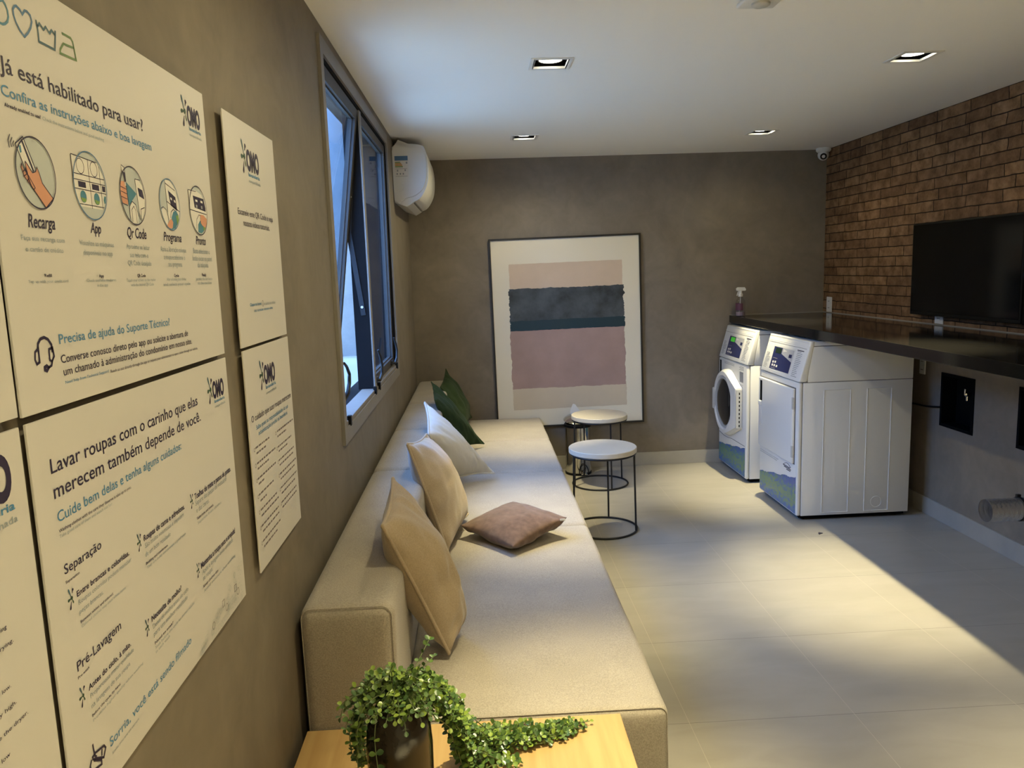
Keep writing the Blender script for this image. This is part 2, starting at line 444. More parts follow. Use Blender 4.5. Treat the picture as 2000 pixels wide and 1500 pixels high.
def prism(bm, pts2, a0, a1, axis, mi=0):
    """Extrude a 2-D outline along an axis: X takes (y,z), Y takes (x,z), Z takes (x,y)."""
    def P(p, a):
        return Vector((a, p[0], p[1])) if axis == 'X' else Vector((p[0], a, p[1])) if axis == 'Y' else Vector((p[0], p[1], a))
    A = [bm.verts.new(P(p, a0)) for p in pts2]
    Bv = [bm.verts.new(P(p, a1)) for p in pts2]
    n = len(pts2)
    fs = [bm.faces.new(A), bm.faces.new(list(reversed(Bv)))]
    for i in range(n): fs.append(bm.faces.new((A[i], Bv[i], Bv[(i + 1) % n], A[(i + 1) % n])))
    for f in fs: f.material_index = mi
    bmesh.ops.recalc_face_normals(bm, faces=fs)
    return fs
def wall_grid(bm, axis, front, back, a0, a1, z0, z1, holes):
    """A wall slab with rectangular holes; axis 'X' = plane x const (a is y), 'Y' = plane y const (a is x)."""
    As = sorted(set([a0, a1] + [h[0] for h in holes] + [h[1] for h in holes]))
    Zs = sorted(set([z0, z1] + [h[2] for h in holes] + [h[3] for h in holes]))
    for i in range(len(As) - 1):
        for j in range(len(Zs) - 1):
            ca, cz = (As[i] + As[i + 1]) / 2, (Zs[j] + Zs[j + 1]) / 2
            if any(h[0] < ca < h[1] and h[2] < cz < h[3] for h in holes): continue
            lo, hi = min(front, back), max(front, back)
            if axis == 'X': box(bm, lo, hi, As[i], As[i + 1], Zs[j], Zs[j + 1])
            else: box(bm, As[i], As[i + 1], lo, hi, Zs[j], Zs[j + 1])
    bmesh.ops.remove_doubles(bm, verts=bm.verts, dist=1e-5)
    # drop the inner faces between neighbouring cells
    seen = {}
    for f in bm.faces:
        seen.setdefault(tuple(sorted(v.index for v in f.verts)), []).append(f)
    bm.verts.index_update()
    seen = {}
    for f in bm.faces:
        seen.setdefault(tuple(sorted(v.index for v in f.verts)), []).append(f)
    dead = [f for fs in seen.values() if len(fs) > 1 for f in fs]
    bmesh.ops.delete(bm, geom=dead, context='FACES')
def circle_pts(c, r, n=48, axis='Z'):
    return [_ax(c, r * math.cos(2 * math.pi * k / n), r * math.sin(2 * math.pi * k / n), 0, axis) for k in range(n)]
def child(name, bm, m, parent, smooth=False, label=None):
    o = finish(name, bm, m, parent, smooth)
    if label: o['label'] = label
    return o
def single(name, bm, m, base, label, cat, group=None, smooth=False):
    return tag(finish(name, bm, m, None, smooth, base), label, cat, group)
def structure(name, bm, m, parent=None, smooth=False):
    o = finish(name, bm, m, parent, smooth)
    if not parent: o['kind'] = 'structure'
    return o
def copy_tree(o, parent=None):
    c = o.copy()
    C.objects.link(c)
    if parent: c.parent = parent
    ORG[c.name] = org(o)
    for ch in list(o.children):
        copy_tree(ch, c)
    return c

# ---------------------------------------------------------------- the room
LAMPS = [(0.345, 3.385), (0.345, 5.17), (1.915, 3.41), (1.925, 5.22)]
LAMPS_BEHIND = [(0.345, 1.62), (1.915, 1.62), (0.345, -0.15), (1.915, -0.15)]      # rows continued unseen, without fixtures; the last pair is boosted as fill
LS = 0.075
bm = bmesh.new(); box(bm, XL - 0.15, XR + 0.15, YF - 0.1, YB + 0.12, -0.1, 0.0)
structure('floor', bm, 'porcelain_floor_tile')
bm = bmesh.new()
xs = sorted([XL - 0.15, XR + 0.15] + [v for l in LAMPS for v in (l[0] - LS, l[0] + LS)])
ys = sorted([YF - 0.1, YB + 0.12] + [v for l in LAMPS for v in (l[1] - LS, l[1] + LS)])
for i in range(len(xs) - 1):
    for j in range(len(ys) - 1):
        cx, cy = (xs[i] + xs[i + 1]) / 2, (ys[j] + ys[j + 1]) / 2
        if any(abs(cx - l[0]) < LS and abs(cy - l[1]) < LS for l in LAMPS): continue
        box(bm, xs[i], xs[i + 1], ys[j], ys[j + 1], H, H + 0.02)
structure('ceiling', bm, 'ceiling_paint')
bm = bmesh.new(); box(bm, XL - 0.15, XR + 0.15, YF - 0.1, YB + 0.12, H + 0.20, H + 0.25)
structure('roof_slab', bm, 'ceiling_paint')
WH = (2.77, 4.66, 1.04, 2.37)
bm = bmesh.new(); wall_grid(bm, 'X', XL, XL - 0.15, YF - 0.1, YB + 0.12, 0, H + 0.25, [WH])
structure('wall_left', bm, WALL)
bm = bmesh.new(); wall_grid(bm, 'Y', YB, YB + 0.12, XL, XR, 0, H + 0.25, [])
structure('wall_back', bm, WALL)
bm = bmesh.new(); wall_grid(bm, 'Y', YF, YF - 0.1, XL, XR, 0, H + 0.25, [])
structure('wall_front', bm, 'rear_wall_paint')
NICHES = [(4.187, 4.477, 0.600, 0.900), (3.500, 3.803, 0.612, 0.912)]
bm = bmesh.new(); wall_grid(bm, 'X', XR, XR + 0.15, YF - 0.1, YB + 0.12, 0, H + 0.25, NICHES)
wr = structure('wall_right', bm, WALL)
structure('brick_cladding', B((2.765, XR, YF, YB, 1.195, H)), 'aged_brick', wr)
structure('baseboard_back', B((0.46, XR, YB - 0.012, YB, 0, 0.106), bevel=0.002), 'baseboard_tile')
structure('baseboard_right', B((XR - 0.012, XR, YF, YB - 0.012, 0, 0.106), bevel=0.002), 'baseboard_tile')
# outside the window: a ledge, an end wall and an added far wall that blocks low sky
bm = bmesh.new(); box(bm, -8.2, XL - 0.15, 6.6, 6.75, -1.0, 4.6); box(bm, -1.02, -0.86, 6.48, 6.6, -1.0, 4.6); box(bm, -8.2, -8.05, -6.0, 6.75, -1.0, 4.4)
structure('wall_exterior', bm, 'exterior_concrete')
bm = bmesh.new(); box(bm, -1.25, XL - 0.15, -3.0, 6.6, 0.80, 0.93); box(bm, -1.25, -1.19, -3.0, 6.6, 0.93, 0.955)
structure('exterior_ledge', bm, 'exterior_ledge_paint')

bm = bmesh.new(); box(bm, -8.05, -1.25, -6.0, 6.6, 0.80, 0.925)  # unseen slab, added to reflect skylight up through the window
structure('bounce_terrace', bm, 'bounce_paving')
# window: flange, frame, mullion, a tilted and a closed sash
win = bpy.data.objects.new('window_1', None); C.objects.link(win); win.location = (XL, 3.7, 1.0); ORG['window_1'] = Vector((XL, 3.7, 1.0)); win['kind'] = 'structure'
def ring(bm, x0, x1, o, i, mi=0):
    box(bm, x0, x1, o[0], o[1], o[2], i[2], mi=mi); box(bm, x0, x1, o[0], o[1], i[3], o[3], mi=mi)
    box(bm, x0, x1, o[0], i[0], i[2], i[3], mi=mi); box(bm, x0, x1, i[1], o[1], i[2], i[3], mi=mi)
bm = bmesh.new()
ring(bm, XL - 0.001, XL + 0.012, (2.735, 4.70, 1.000, 2.408), (2.785, 4.645, 1.055, 2.355))
child('window_flange', bm, 'window_aluminium', win)
bm = bmesh.new(); ring(bm, XL - 0.125, XL + 0.003, (2.771, 4.659, 1.041, 2.369), (2.800, 4.632, 1.070, 2.340))
child('window_frame', bm, 'dark_shaded_aluminium', win)
bm = bmesh.new(); box(bm, XL - 0.060, XL + 0.006, 2.801, 4.631, 1.056, 1.072, bevel=.002)
child('sill_rail', bm, 'window_aluminium', win)
bm = bmesh.new(); box(bm, XL - 0.075, XL - 0.003, 3.640, 3.690, 1.07, 2.34, bevel=0.002)
child('mullion', bm, 'dark_shaded_aluminium', win)
child('mullion_cover', B((XL - 0.003, XL + 0.004, 3.640, 3.690, 1.07, 2.34)), 'window_aluminium', win)
def sash(y0, y1, z0, z1, x, tilt, hand):
    w, d = 0.042, 0.034
    M = Matrix.Translation((x, 0, z1)) @ Matrix.Rotation(math.radians(tilt), 4, 'Y') @ Matrix.Translation((-x, 0, -z1))
    bm = bmesh.new(); ring(bm, x - d, x, (y0, y1, z0, z1), (y0 + w, y1 - w, z0 + w, z1 - w))
    ring(bm, x - d * .9, x - d * .4, (y0 + w, y1 - w, z0 + w, z1 - w), (y0 + w + .006, y1 - w - .006, z0 + w + .006, z1 - w - .006))
    bmesh.ops.transform(bm, matrix=M, verts=bm.verts)
    s = child('sash', bm, 'sash_aluminium', win)
    bm = bmesh.new(); box(bm, x - d * .7, x - d * .7 + .005, y0 + w, y1 - w, z0 + w, z1 - w); bmesh.ops.transform(bm, matrix=M, verts=bm.verts)
    child('glass_pane', bm, 'window_glass', s)
    for hy in hand:
        bm = bmesh.new()
        pts = [(x + 0.002, hy - .03, z0 + .022), (x + 0.022, hy - .02, z0 + .018), (x + 0.030, hy + .005, z0 + .045), (x + 0.032, hy + .015, z0 + .09), (x + 0.026, hy + .01, z0 + .13), (x + 0.018, hy - .004, z0 + .165)]
        sm = []
        for a in range(len(pts) - 1):
            for k in range(4): sm.append(Vector(pts[a]).lerp(Vector(pts[a + 1]), k / 4))
        sm.append(Vector(pts[-1]))
        tube(bm, sm, [0.009 - 0.004 * i / len(sm) for i in range(len(sm))], 8)
        box(bm, x - .002, x + .012, hy - .06, hy + .015, z0 + .008, z0 + .034, bevel=.003)
        bmesh.ops.transform(bm, matrix=M, verts=bm.verts)
        child('latch_handle', bm, 'black_metal', s, True)
    return s
sash(2.803, 3.636, 1.076, 2.337, XL - 0.002, 7.8, [2.90])
sash(3.695, 4.629, 1.076, 2.337, XL - 0.002, 0.5, [3.80, 4.52])
bm = bmesh.new()
a, b_ = Vector((XL - 0.022, 3.637, 2.300)), Vector((XL - 0.075, 3.637, 1.80)); c_ = Vector((XL - 0.030, 3.637, 1.42))
for p, q in ((a, b_), (b_, c_)):
    d = (q - p).normalized(); n = Vector((d.z, 0, -d.x)) * 0.011
    vs = [bm.verts.new(p + n + Vector((0, -.003, 0))), bm.verts.new(p - n + Vector((0, -.003, 0))), bm.verts.new(q - n + Vector((0, -.003, 0))), bm.verts.new(q + n + Vector((0, -.003, 0)))]
    f = bm.faces.new(vs); r = bmesh.ops.extrude_face_region(bm, geom=[f]); bmesh.ops.translate(bm, verts=[v for v in r['geom'] if isinstance(v, bmesh.types.BMVert)], vec=(0, .004, 0))
bmesh.ops.recalc_face_normals(bm, faces=bm.faces)
bm2 = bmesh.new()
lp = [Vector(q) for q in ((XL - .002, 2.815, 1.150), (XL + .012, 2.835, 1.175), (XL + .014, 2.872, 1.208), (XL + .014, 2.886, 1.240), (XL + .012, 2.850, 1.272), (XL + .010, 2.812, 1.290))]
sm = [lp[i].lerp(lp[i + 1], k / 4) for i in range(5) for k in range(4)] + [lp[-1]]
tube(bm2, sm, [.0085 - .004 * i / len(sm) for i in range(len(sm))], 8)
child('latch_handle', bm2, 'black_metal', win, True)
stay = child('limit_stay', bm, 'black_metal', win)
for p in (a.lerp(b_, .06), a.lerp(b_, .38), a.lerp(b_, .68), c_.lerp(b_, .1)):
    bm = bmesh.new(); lathe(bm, (p.x, p.y - .0075, p.z), [(0, 0), (.006, .0), (.006, .004), (0, .004)], 12, axis='Y'); child('rivet', bm, 'white_plastic', stay)
for y in (2.86, 3.60, 3.745, 4.58):
    child('frame_clip', B((XL + .001, XL + .016, y - .012, y + .012, 1.050, 1.088), bevel=.002), 'black_plastic', win)

# ---------------------------------------------------------------- recessed ceiling lights
def downlight(c, label):
    x, y = c
    t = empty('recessed_downlight', (x, y, H), label, 'ceiling light', 'square downlights in the ceiling')
    def rim(bm, o, i, z0, z1):
        box(bm, x - o, x + o, y - o, y - i, z0, z1); box(bm, x - o, x + o, y + i, y + o, z0, z1)
        box(bm, x - o, x - i, y - i, y + i, z0, z1); box(bm, x + i, x + o, y - i, y + i, z0, z1)
    bm = bmesh.new(); rim(bm, .088, .069, H - .004, H - .0005); rim(bm, .0735, .0675, H - .004, H + .005)
    child('trim', bm, 'lamp_trim_white', t)
    bm = bmesh.new(); rim(bm, .0735, .069, H + .005, H + .105); box(bm, x - .0735, x + .0735, y - .0735, y + .0735, H + .100, H + .105)
    child('housing', bm, 'matte_black', t)
    bm = bmesh.new(); lathe(bm, (x, y, H + .012), [(.0, .06), (.03, .06), (.054, .010), (.054, 0), (.0485, .0), (.0485, .003)], 40)
    ring_ = child('lamp', bm, 'black_metal', t, True)
    bm = bmesh.new(); lathe(bm, (x, y, H + .010), [(0, .0), (.030, .0008), (.048, .003), (.048, .006), (0, .006)], 40)
    child('lens', bm, 'lamp_glow', ring_)
    return t
downlight(LAMPS[0], 'square recessed ceiling downlight above the sofa, the nearer one of the left row')
downlight(LAMPS[1], 'square recessed ceiling downlight near the back wall, in front of the framed painting')
downlight(LAMPS[2], 'square recessed ceiling downlight in the right row, the nearer one, by the brick wall')
downlight(LAMPS[3], 'small far square downlight above the washing machine, near the dome camera')
for i, (x, y) in enumerate(LAMPS + LAMPS_BEHIND):
    dx = 0.045 if x > 1 else 0.0
    spot('downlight_spill', (x + dx, y, H - .006), LAMP_WIDE * (1.0, 1.0, 0.28, 0.35, 1.7, 0.6, 1.7, 1.7)[i], 172.0, 0.6)
    spot('downlight_beam', (x + dx, y, H - .008), LAMP_BEAM * (0.72, 0.72, 1.75, 1.3, 0.85, 0.9, 8.0, 8.0)[i], 46.0, 1.0, (3.0, 0))  # rearmost pair overdriven to add bounce light to the room

# ---------------------------------------------------------------- sofa
sofa = empty('sofa', (0.0, 1.88, 0.0), 'long beige linen modular sofa along the left wall under the window', 'sofa')
def cushion(name, x0, x1, y0, y1, z0, z1, bev, crown=0.0):
    bm = bmesh.new()
    box(bm, x0, x1, y0, y1, z0, z1)
    bmesh.ops.subdivide_edges(bm, edges=bm.edges[:], cuts=5, use_grid_fill=True)
    cx, cy = (x0 + x1) / 2, (y0 + y1) / 2
    for v in bm.verts:
        c = v.co
        q = Vector((min(max(c.x, x0 + bev), x1 - bev), min(max(c.y, y0 + bev), y1 - bev), min(max(c.z, z0), z1 - bev)))
        d = c - q
        v.co = q + d.normalized() * bev if d.length > 1e-6 else c
    bm2 = bmesh.new()
    bm.free()
    # rounded box: dense grid per face, pulled onto the rounded surface
    def grid(f, n1, n2):
        vs = [[bm2.verts.new(f(i / n1, j / n2)) for j in range(n2 + 1)] for i in range(n1 + 1)]
        for i in range(n1):
            for j in range(n2): bm2.faces.new((vs[i][j], vs[i + 1][j], vs[i + 1][j + 1], vs[i][j + 1]))
    def dens(t, L):      # more lines near the ends
        return t
    nx, ny, nz = 18, 44, 22
    def e(t, n, L):
        # cluster the first and last samples inside the bevel
        k = bev / L
        if t < .2: return k * (t / .2)
        if t > .8: return 1 - k * ((1 - t) / .2)
        return k + (1 - 2 * k) * (t - .2) / .6
    X = lambda t: x0 + (x1 - x0) * e(t, nx, x1 - x0); Y = lambda t: y0 + (y1 - y0) * e(t, ny, y1 - y0); Z = lambda t: z0 + (z1 - z0) * e(t, nz, z1 - z0)
    grid(lambda a, b: (X(a), Y(b), z1), nx, ny)
    grid(lambda a, b: (X(a), y0, Z(b)), nx, nz); grid(lambda a, b: (X(a), y1, Z(b)), nx, nz)
    grid(lambda a, b: (x0, Y(a), Z(b)), ny, nz); grid(lambda a, b: (x1, Y(a), Z(b)), ny, nz)
    bmesh.ops.remove_doubles(bm2, verts=bm2.verts, dist=1e-6)
    bmesh.ops.recalc_face_normals(bm2, faces=bm2.faces)
    for v in bm2.verts:
        c = v.co.copy()
        q = Vector((min(max(c.x, x0 + bev), x1 - bev), min(max(c.y, y0 + bev), y1 - bev), min(c.z, z1 - bev)))
        d = c - q
        if d.length > 1e-6: c = q + d.normalized() * bev
        u, w_ = (c.x - cx) / ((x1 - x0) / 2), (c.y - cy) / ((y1 - y0) / 2)
        if c.z > z1 - bev: c.z += crown * max(0, 1 - u * u) * max(0, 1 - w_ ** 4)
        wr_ = noise.noise(c * 5.0) * 0.004 + noise.noise(c * 14.0) * 0.0015
        if c.z > .02: c += Vector((wr_ * .5, wr_ * .3, wr_ * .6))
        v.co = c
    return child(name, bm2, 'sofa_linen', sofa, True)
SY = [1.884, 3.405, 4.385, 5.235, 6.050]
BY = [1.876, 3.285, 4.150, 4.995, 6.050]
for i in range(4):
    s = cushion('seat', -0.246, 0.468, SY[i] + .0015, SY[i + 1] - .0015, 0.0, 0.440, 0.028, 0.006)
    b = cushion('backrest', -0.488, -0.246, BY[i] + .0015, BY[i + 1] - .0015, 0.0, 0.768, 0.034, 0.004)
    if i == 0:
        def loop(x0, x1, z1, y, r):
            pts = [(x0 + .012, y, .02)]
            for k in range(9):
                t = math.pi - k / 8 * math.pi / 2; pts.append((x0 + r + .006 + r * math.cos(t), y, z1 - r - .004 + r * math.sin(t)))
            for k in range(9):
                t = math.pi / 2 - k / 8 * math.pi / 2; pts.append((x1 - r - .006 + r * math.cos(t), y, z1 - r - .004 + r * math.sin(t)))
            pts.append((x1 - .006, y, .02))
            return pts
        bm = bmesh.new(); tube(bm, loop(-0.246, 0.468, 0.440, SY[0] + .010, .024), .0016, 6); child('seam', bm, 'sofa_linen', s, True)
        bm = bmesh.new(); tube(bm, loop(-0.488, -0.246, 0.768, BY[0] + .010, .028), .0016, 6); child('seam', bm, 'sofa_linen', b, True)

# ---------------------------------------------------------------- throw pillows
def pillow(name, NT, FT, FB, NB, tf, tb, m, label, seed=1, wr=0.009, pinch=0.07, pipe=0.0058, fold=None):
    NT, FT, FB, NB = map(Vector, (NT, FT, FB, NB))
    n = ((FT - NB).cross(NT - FB)).normalized()
    if n.x < 0: n = -n
    N = 36
    def base(s, t):
        s2, t2 = s * (1 - pinch * (1 - t * t)), t * (1 - pinch * (1 - s * s))
        a, b = (s2 + 1) / 2, (t2 + 1) / 2          # a: near to far, b: bottom to top
        return (NB.lerp(FB, a)).lerp(NT.lerp(FT, a), b)
    bm = bmesh.new()
    F = [[None] * (N + 1) for _ in range(N + 1)]; K = [[None] * (N + 1) for _ in range(N + 1)]
    def warp(k): 
        s = -1 + 2 * k / N
        return math.sin(s * math.pi / 2) * .6 + s * .4
    for i in range(N + 1):
        for j in range(N + 1):
            s, t = warp(i), warp(j)
            p = base(s, t)
            h = (max(0, 1 - s * s) ** .55) * (max(0, 1 - t * t) ** .55)
            edge = min(1, 6 * h)
            w = noise.noise(Vector((s * 1.7 + seed * 7, t * 1.7, seed))) * wr * 1.6 + noise.noise(Vector((s * 5 + seed * 3, t * 2.5, seed * 2))) * wr
            # creases that run out from the corners
            ang = math.atan2(t, s); rad = math.sqrt(s * s + t * t)
            w += wr * .7 * math.sin(ang * 14 + seed) * max(0, rad - .55)
            if fold:
                for (fs, ft, ang_f, dep, wid, ln) in fold:
                    dx, dy = s - fs, t - ft
                    al = dx * math.cos(ang_f) + dy * math.sin(ang_f); ac = -dx * math.sin(ang_f) + dy * math.cos(ang_f)
                    w -= dep * math.exp(-(ac / wid) ** 2) * math.exp(-(al / ln) ** 2)
            if i in (0, N) or j in (0, N):
                F[i][j] = K[i][j] = bm.verts.new(p)
            else:
                F[i][j] = bm.verts.new(p + n * (tf * h + w * edge))
                K[i][j] = bm.verts.new(p - n * (tb * h - w * edge * .3))
    for i in range(N):
        for j in range(N):
            bm.faces.new((F[i][j], F[i + 1][j], F[i + 1][j + 1], F[i][j + 1]))
            bm.faces.new((K[i][j], K[i][j + 1], K[i + 1][j + 1], K[i + 1][j]))
    bmesh.ops.recalc_face_normals(bm, faces=bm.faces)
    rim = [base(warp(i), -1) for i in range(N)] + [base(1, warp(j)) for j in range(N)] + [base(warp(N - i), 1) for i in range(N)] + [base(-1, warp(N - j)) for j in range(N)]
    o = single(name, bm, m, (NB + FB) / 2, label, 'pillow', 'throw pillows on the sofa', 'all')
    if pipe:
        b2 = bmesh.new(); tube(b2, rim, pipe, 8, closed=True); child('piping', b2, m, o, 'all')
    return o
pillow('throw_pillow', (-0.292, 2.10, 0.905), (-0.300, 2.47, 0.945), (-0.098, 2.36, 0.468), (-0.128, 2.200, 0.462), .100, .085, 'beige_velvet', 'beige velvet pillow with piping, leaning on the sofa back nearest the plant', 3, fold=[(-.75, -.75, .2, .012, .06, .35), (-.2, -.45, .5, .006, .08, .4), (-.5, -.15, .4, .005, .07, .3)])
pillow('throw_pillow', (-0.300, 2.98, 0.945), (-0.272, 3.66, 0.838), (-0.085, 3.52, 0.475), (-0.165, 3.05, 0.470), .090, .075, 'sand_velvet', 'sand coloured velvet pillow leaning upright between the first beige pillow and the white pillow', 5, fold=[(-.3, .1, .3, .006, .08, .4), (-.3, -.5, .2, .006, .08, .4)])
pillow('throw_pillow', (-0.275, 3.86, 0.795), (-0.312, 4.19, 0.905), (0.055, 4.24, 0.475), (-0.175, 4.16, 0.480), .085, .050, 'white_cotton', 'white cotton pillow lit blue by the window, slumped on the sofa seat', 7, wr=0.010, fold=[(.2, -.3, .9, .016, .07, .35), (.4, -.55, 1.1, .014, .06, .3), (.3, .1, 1.2, .008, .07, .3)])
pillow('throw_pillow', (-0.285, 4.66, 0.840), (-0.318, 4.93, 0.915), (0.008, 5.03, 0.470), (-0.180, 4.88, 0.475), .060, .035, 'green_velvet', 'dark green pillow directly behind the white pillow', 9, pipe=0.003)
pillow('throw_pillow', (-0.290, 5.45, 0.800), (-0.262, 5.86, 0.880), (-0.080, 5.97, 0.475), (-0.130, 5.55, 0.470), .065, .040, 'green_velvet', 'dark green pillow farthest back on the sofa, against the back corner', 11, pipe=0.003)
o = pillow('throw_pillow', (-0.115, 3.27, 0.505), (0.13, 3.54, 0.520), (0.352, 3.22, 0.535), (0.105, 3.01, 0.490), .085, .050, 'brown_suede', 'brown suede pillow lying flat on the sofa seat', 13, pipe=0.0, fold=[(.5, .1, 1.2, .014, .07, .35), (-.55, -.3, .8, .010, .08, .3), (.1, -.5, .3, .008, .08, .3)])
child('care_tag', B((0.318, 0.340, 3.195, 3.199, 0.528, 0.536)), 'tissue_white', o)

# ---------------------------------------------------------------- oak table with the potted plant
tb = empty('wooden_side_table', (-0.08, 1.5, 0.0), 'low oak table at the near end of the sofa, under the potted plant', 'table')
child('table_top', B((-0.484, 0.332, 1.10, 1.872, 0.402, 0.440), bevel=.0015, seg=1), 'oak_veneer', tb)
for x0 in (-0.484, 0.294): child('side_panel', B((x0, x0 + .038, 1.10, 1.872, 0.0, 0.402)), 'oak_veneer', tb)
PV = Vector((-0.205, 1.545, 0.4405))
plant = empty('potted_plant', PV, 'trailing round leaved green plant in a dark ceramic vase on the oak table', 'plant')
bm = bmesh.new()
lathe(bm, PV, [(0, 0), (.050, 0), (.060, .012), (.067, .05), (.0705, .10), (.0715, .16), (.068, .205), (.059, .235), (.048, .250), (.043, .256), (.039, .254), (.041, .24), (.055, .21), (.060, .17), (0, .168)], 56)
child('vase', bm, 'ceramic_dark', plant, True)
random.seed(4)
leafbm, stembm = bmesh.new(), bmesh.new()
def leaf(p, d, up, r):
    """A round, slightly cupped leaf of radius r growing from p along d."""
    d = d.normalized(); s = d.cross(up)
    s = s.normalized() if s.length > 1e-4 else d.orthogonal().normalized()
    n = s.cross(d)
    out = [(0, 0), (.25, .32), (.75, .62), (1.25, .66), (1.7, .42), (1.95, 0), (1.7, -.42), (1.25, -.66), (.75, -.62), (.25, -.32)]
    vs = [leafbm.verts.new(p + d * (a * r) + s * (b * r * 1.25) + n * ((abs(b) * .30 - .06 * a * a * .3) * r)) for a, b in out]
    mid = leafbm.verts.new(p + d * r - n * (.05 * r))
    for k in range(10): leafbm.faces.new((mid, vs[k], vs[(k + 1) % 10]))
def vine(pts, r=.0070, step=.0125, lean=None, thick=.0011):
    sm = []
    P = [Vector(p) for p in pts]
    for a in range(len(P) - 1):
        p0, p1, p2, p3 = P[max(a - 1, 0)], P[a], P[a + 1], P[min(a + 2, len(P) - 1)]
        for k in range(8):
            t = k / 8
            sm.append(.5 * ((2 * p1) + (p2 - p0) * t + (2 * p0 - 5 * p1 + 4 * p2 - p3) * t * t + (3 * p1 - p0 - 3 * p2 + p3) * t ** 3))
    sm.append(P[-1])
    tube(stembm, sm, thick, 5)
    acc, k = 0, random.random() * 6
    for a, b in zip(sm, sm[1:]):
        acc += (b - a).length
        if acc >= step:
            acc = 0; k += 1.9 + random.random() * .6
            t = (b - a).normalized()
            o1 = t.orthogonal().normalized(); o1 = Matrix.Rotation(k, 3, t) @ o1
            for sg in (1, -1):
                d = (o1 * sg + t * .35 + Vector((0, 0, .25 + random.random() * .3))).normalized()
                leaf(b, d, Vector((random.uniform(-.4, .4), random.uniform(-.6, .2), 1)), r * random.uniform(.72, 1.12))
    leaf(sm[-1], (sm[-1] - sm[-2]), Vector((0, -.3, 1)), r * .8)
mouth = PV + Vector((0, 0, .250))
for k in range(92):                                        # the mound on top
    a = random.uniform(0, 2 * math.pi); R = random.uniform(.02, .098); hh = random.uniform(.005, .075) * (1.15 - R / .12)
    e = mouth + Vector((math.cos(a) * R * 1.05, math.sin(a) * R, hh + .010))
    front = max(0.0, -math.sin(a))
    tip = e + Vector((math.cos(a) * .020, math.sin(a) * .018, -random.uniform(.002, .045 - .030 * front) * (R / .08)))
    vine([mouth + Vector((math.cos(a) * .012, math.sin(a) * .012, -.02)), mouth + Vector((math.cos(a) * R * .45, math.sin(a) * R * .45, hh * .9 + .016)), e, tip], step=.0145)
for k in range(15):                                        # strands that hang on the wall side
    a = random.uniform(2.5, 3.75); R = random.uniform(.078, .100); drop = random.uniform(.05, .175)
    x, y = math.cos(a) * R, math.sin(a) * R
    vine([mouth, mouth + Vector((x * .6, y * .6, .026)), mouth + Vector((x, y, -.012)), mouth + Vector((x * 1.06, y * 1.05, -.012 - drop * .55)), mouth + Vector((x * 1.03, y * 1.08, -.012 - drop))], r=.0072)
vine([mouth, mouth + Vector((-.030, -.045, .018)), mouth + Vector((-.040, -.074, -.02)), mouth + Vector((-.036, -.084, -.10)), mouth + Vector((-.033, -.083, -.185))], r=.0088, step=.026)
for (tx, ty, tz) in ((.075, .10, .055), (.062, .14, .075)):
    vine([mouth, mouth + Vector((tx * .5, ty * .5, .04)), mouth + Vector((tx, ty, tz))], r=.0065, step=.014)
for k in range(46):                                        # strands that fall on the right and creep over the table
    f = random.random()
    ex = -.075 + .30 * f
    lo = 1.60 + .20 * max(0, f - .15) / .85
    ey = random.uniform(lo, 1.862 - .02 * f)
    z = .4475
    m1 = mouth + Vector((random.uniform(.058, .085), random.uniform(-.02, .08), random.uniform(-.01, .03)))
    m2 = Vector((PV.x + random.uniform(.100, .135), PV.y + .3 * (ey - PV.y) + random.uniform(-.01, .05), random.uniform(.54, .63)))
    st = min(ex - .02, PV.x + random.uniform(.115, .20))
    m3 = Vector((st, PV.y + .62 * (ey - PV.y) + random.uniform(-.01, .03), z + random.uniform(.012, .060)))
    vine([mouth, m1, m2, m3, Vector((m3.x + (ex - m3.x) * .55, m3.y + (ey - m3.y) * .6, z + random.uniform(.006, .024))), Vector((ex, ey, z + .003))], r=.0070, step=.0125)
for (ex, ey) in ((.245, 1.825), (.225, 1.80), (.20, 1.84), (.17, 1.76)):
    vine([mouth, mouth + Vector((.08, .05, .02)), Vector((-.08, 1.64, .56)), Vector((.02, 1.74, .480)), Vector((.12, 1.79, .460)), Vector((ex, ey, .452))], r=.0070, step=.012)
for b_m in (leafbm, stembm):
    for v in b_m.verts:                                    # nothing may sink into the table or the sofa end
        v.co.z = max(v.co.z, .4412)
        if v.co.z < .46: v.co.y = min(v.co.y, 1.872)
child('leaves', leafbm, 'leaf_green', plant, True)
child('stems', stembm, 'stem_green', plant, True)

# ---------------------------------------------------------------- round side tables and bin
def stool(x, y, legs, top_z, label):
    t = empty('round_side_table', (x, y, 0), label, 'side table', 'round side tables')
    bm = bmesh.new(); lathe(bm, (x, y, top_z), [(0, -.032), (.203, -.032), (.207, -.028), (.207, -.003), (.204, 0), (0, 0)], 72); child('table_top', bm, 'stool_top_lacquer', t, 35)
    bm = bmesh.new(); tube(bm, circle_pts((x, y, top_z - .038), .198, 64), .006, 10, True); child('top_ring', bm, 'black_metal', t, True)
    bm = bmesh.new(); tube(bm, circle_pts((x, y, .0065), .205, 64), .0065, 10, True); child('base_ring', bm, 'black_metal', t, True)
    for a in legs:
        ca, sa = math.cos(math.radians(a)), math.sin(math.radians(a))
        bm = bmesh.new(); tube(bm, [(x + .205 * ca, y + .205 * sa, .006), (x + .198 * ca, y + .198 * sa, top_z - .036)], .006, 10); child('leg', bm, 'black_metal', t, True)
stool(0.728, 4.585, (72, 200, 333), 0.522, 'round white side table with thin black legs beside the sofa, the nearer of the two')
stool(0.868, 5.60, (28, 117, 195, 285), 0.530, 'round side table with thin black legs in front of the painting, beside the bin')
BX, BYY = 0.748, 5.940
bn = empty('pedal_bin', (BX, BYY, 0), 'small stainless steel pedal bin with open lid, behind the far round table', 'bin')
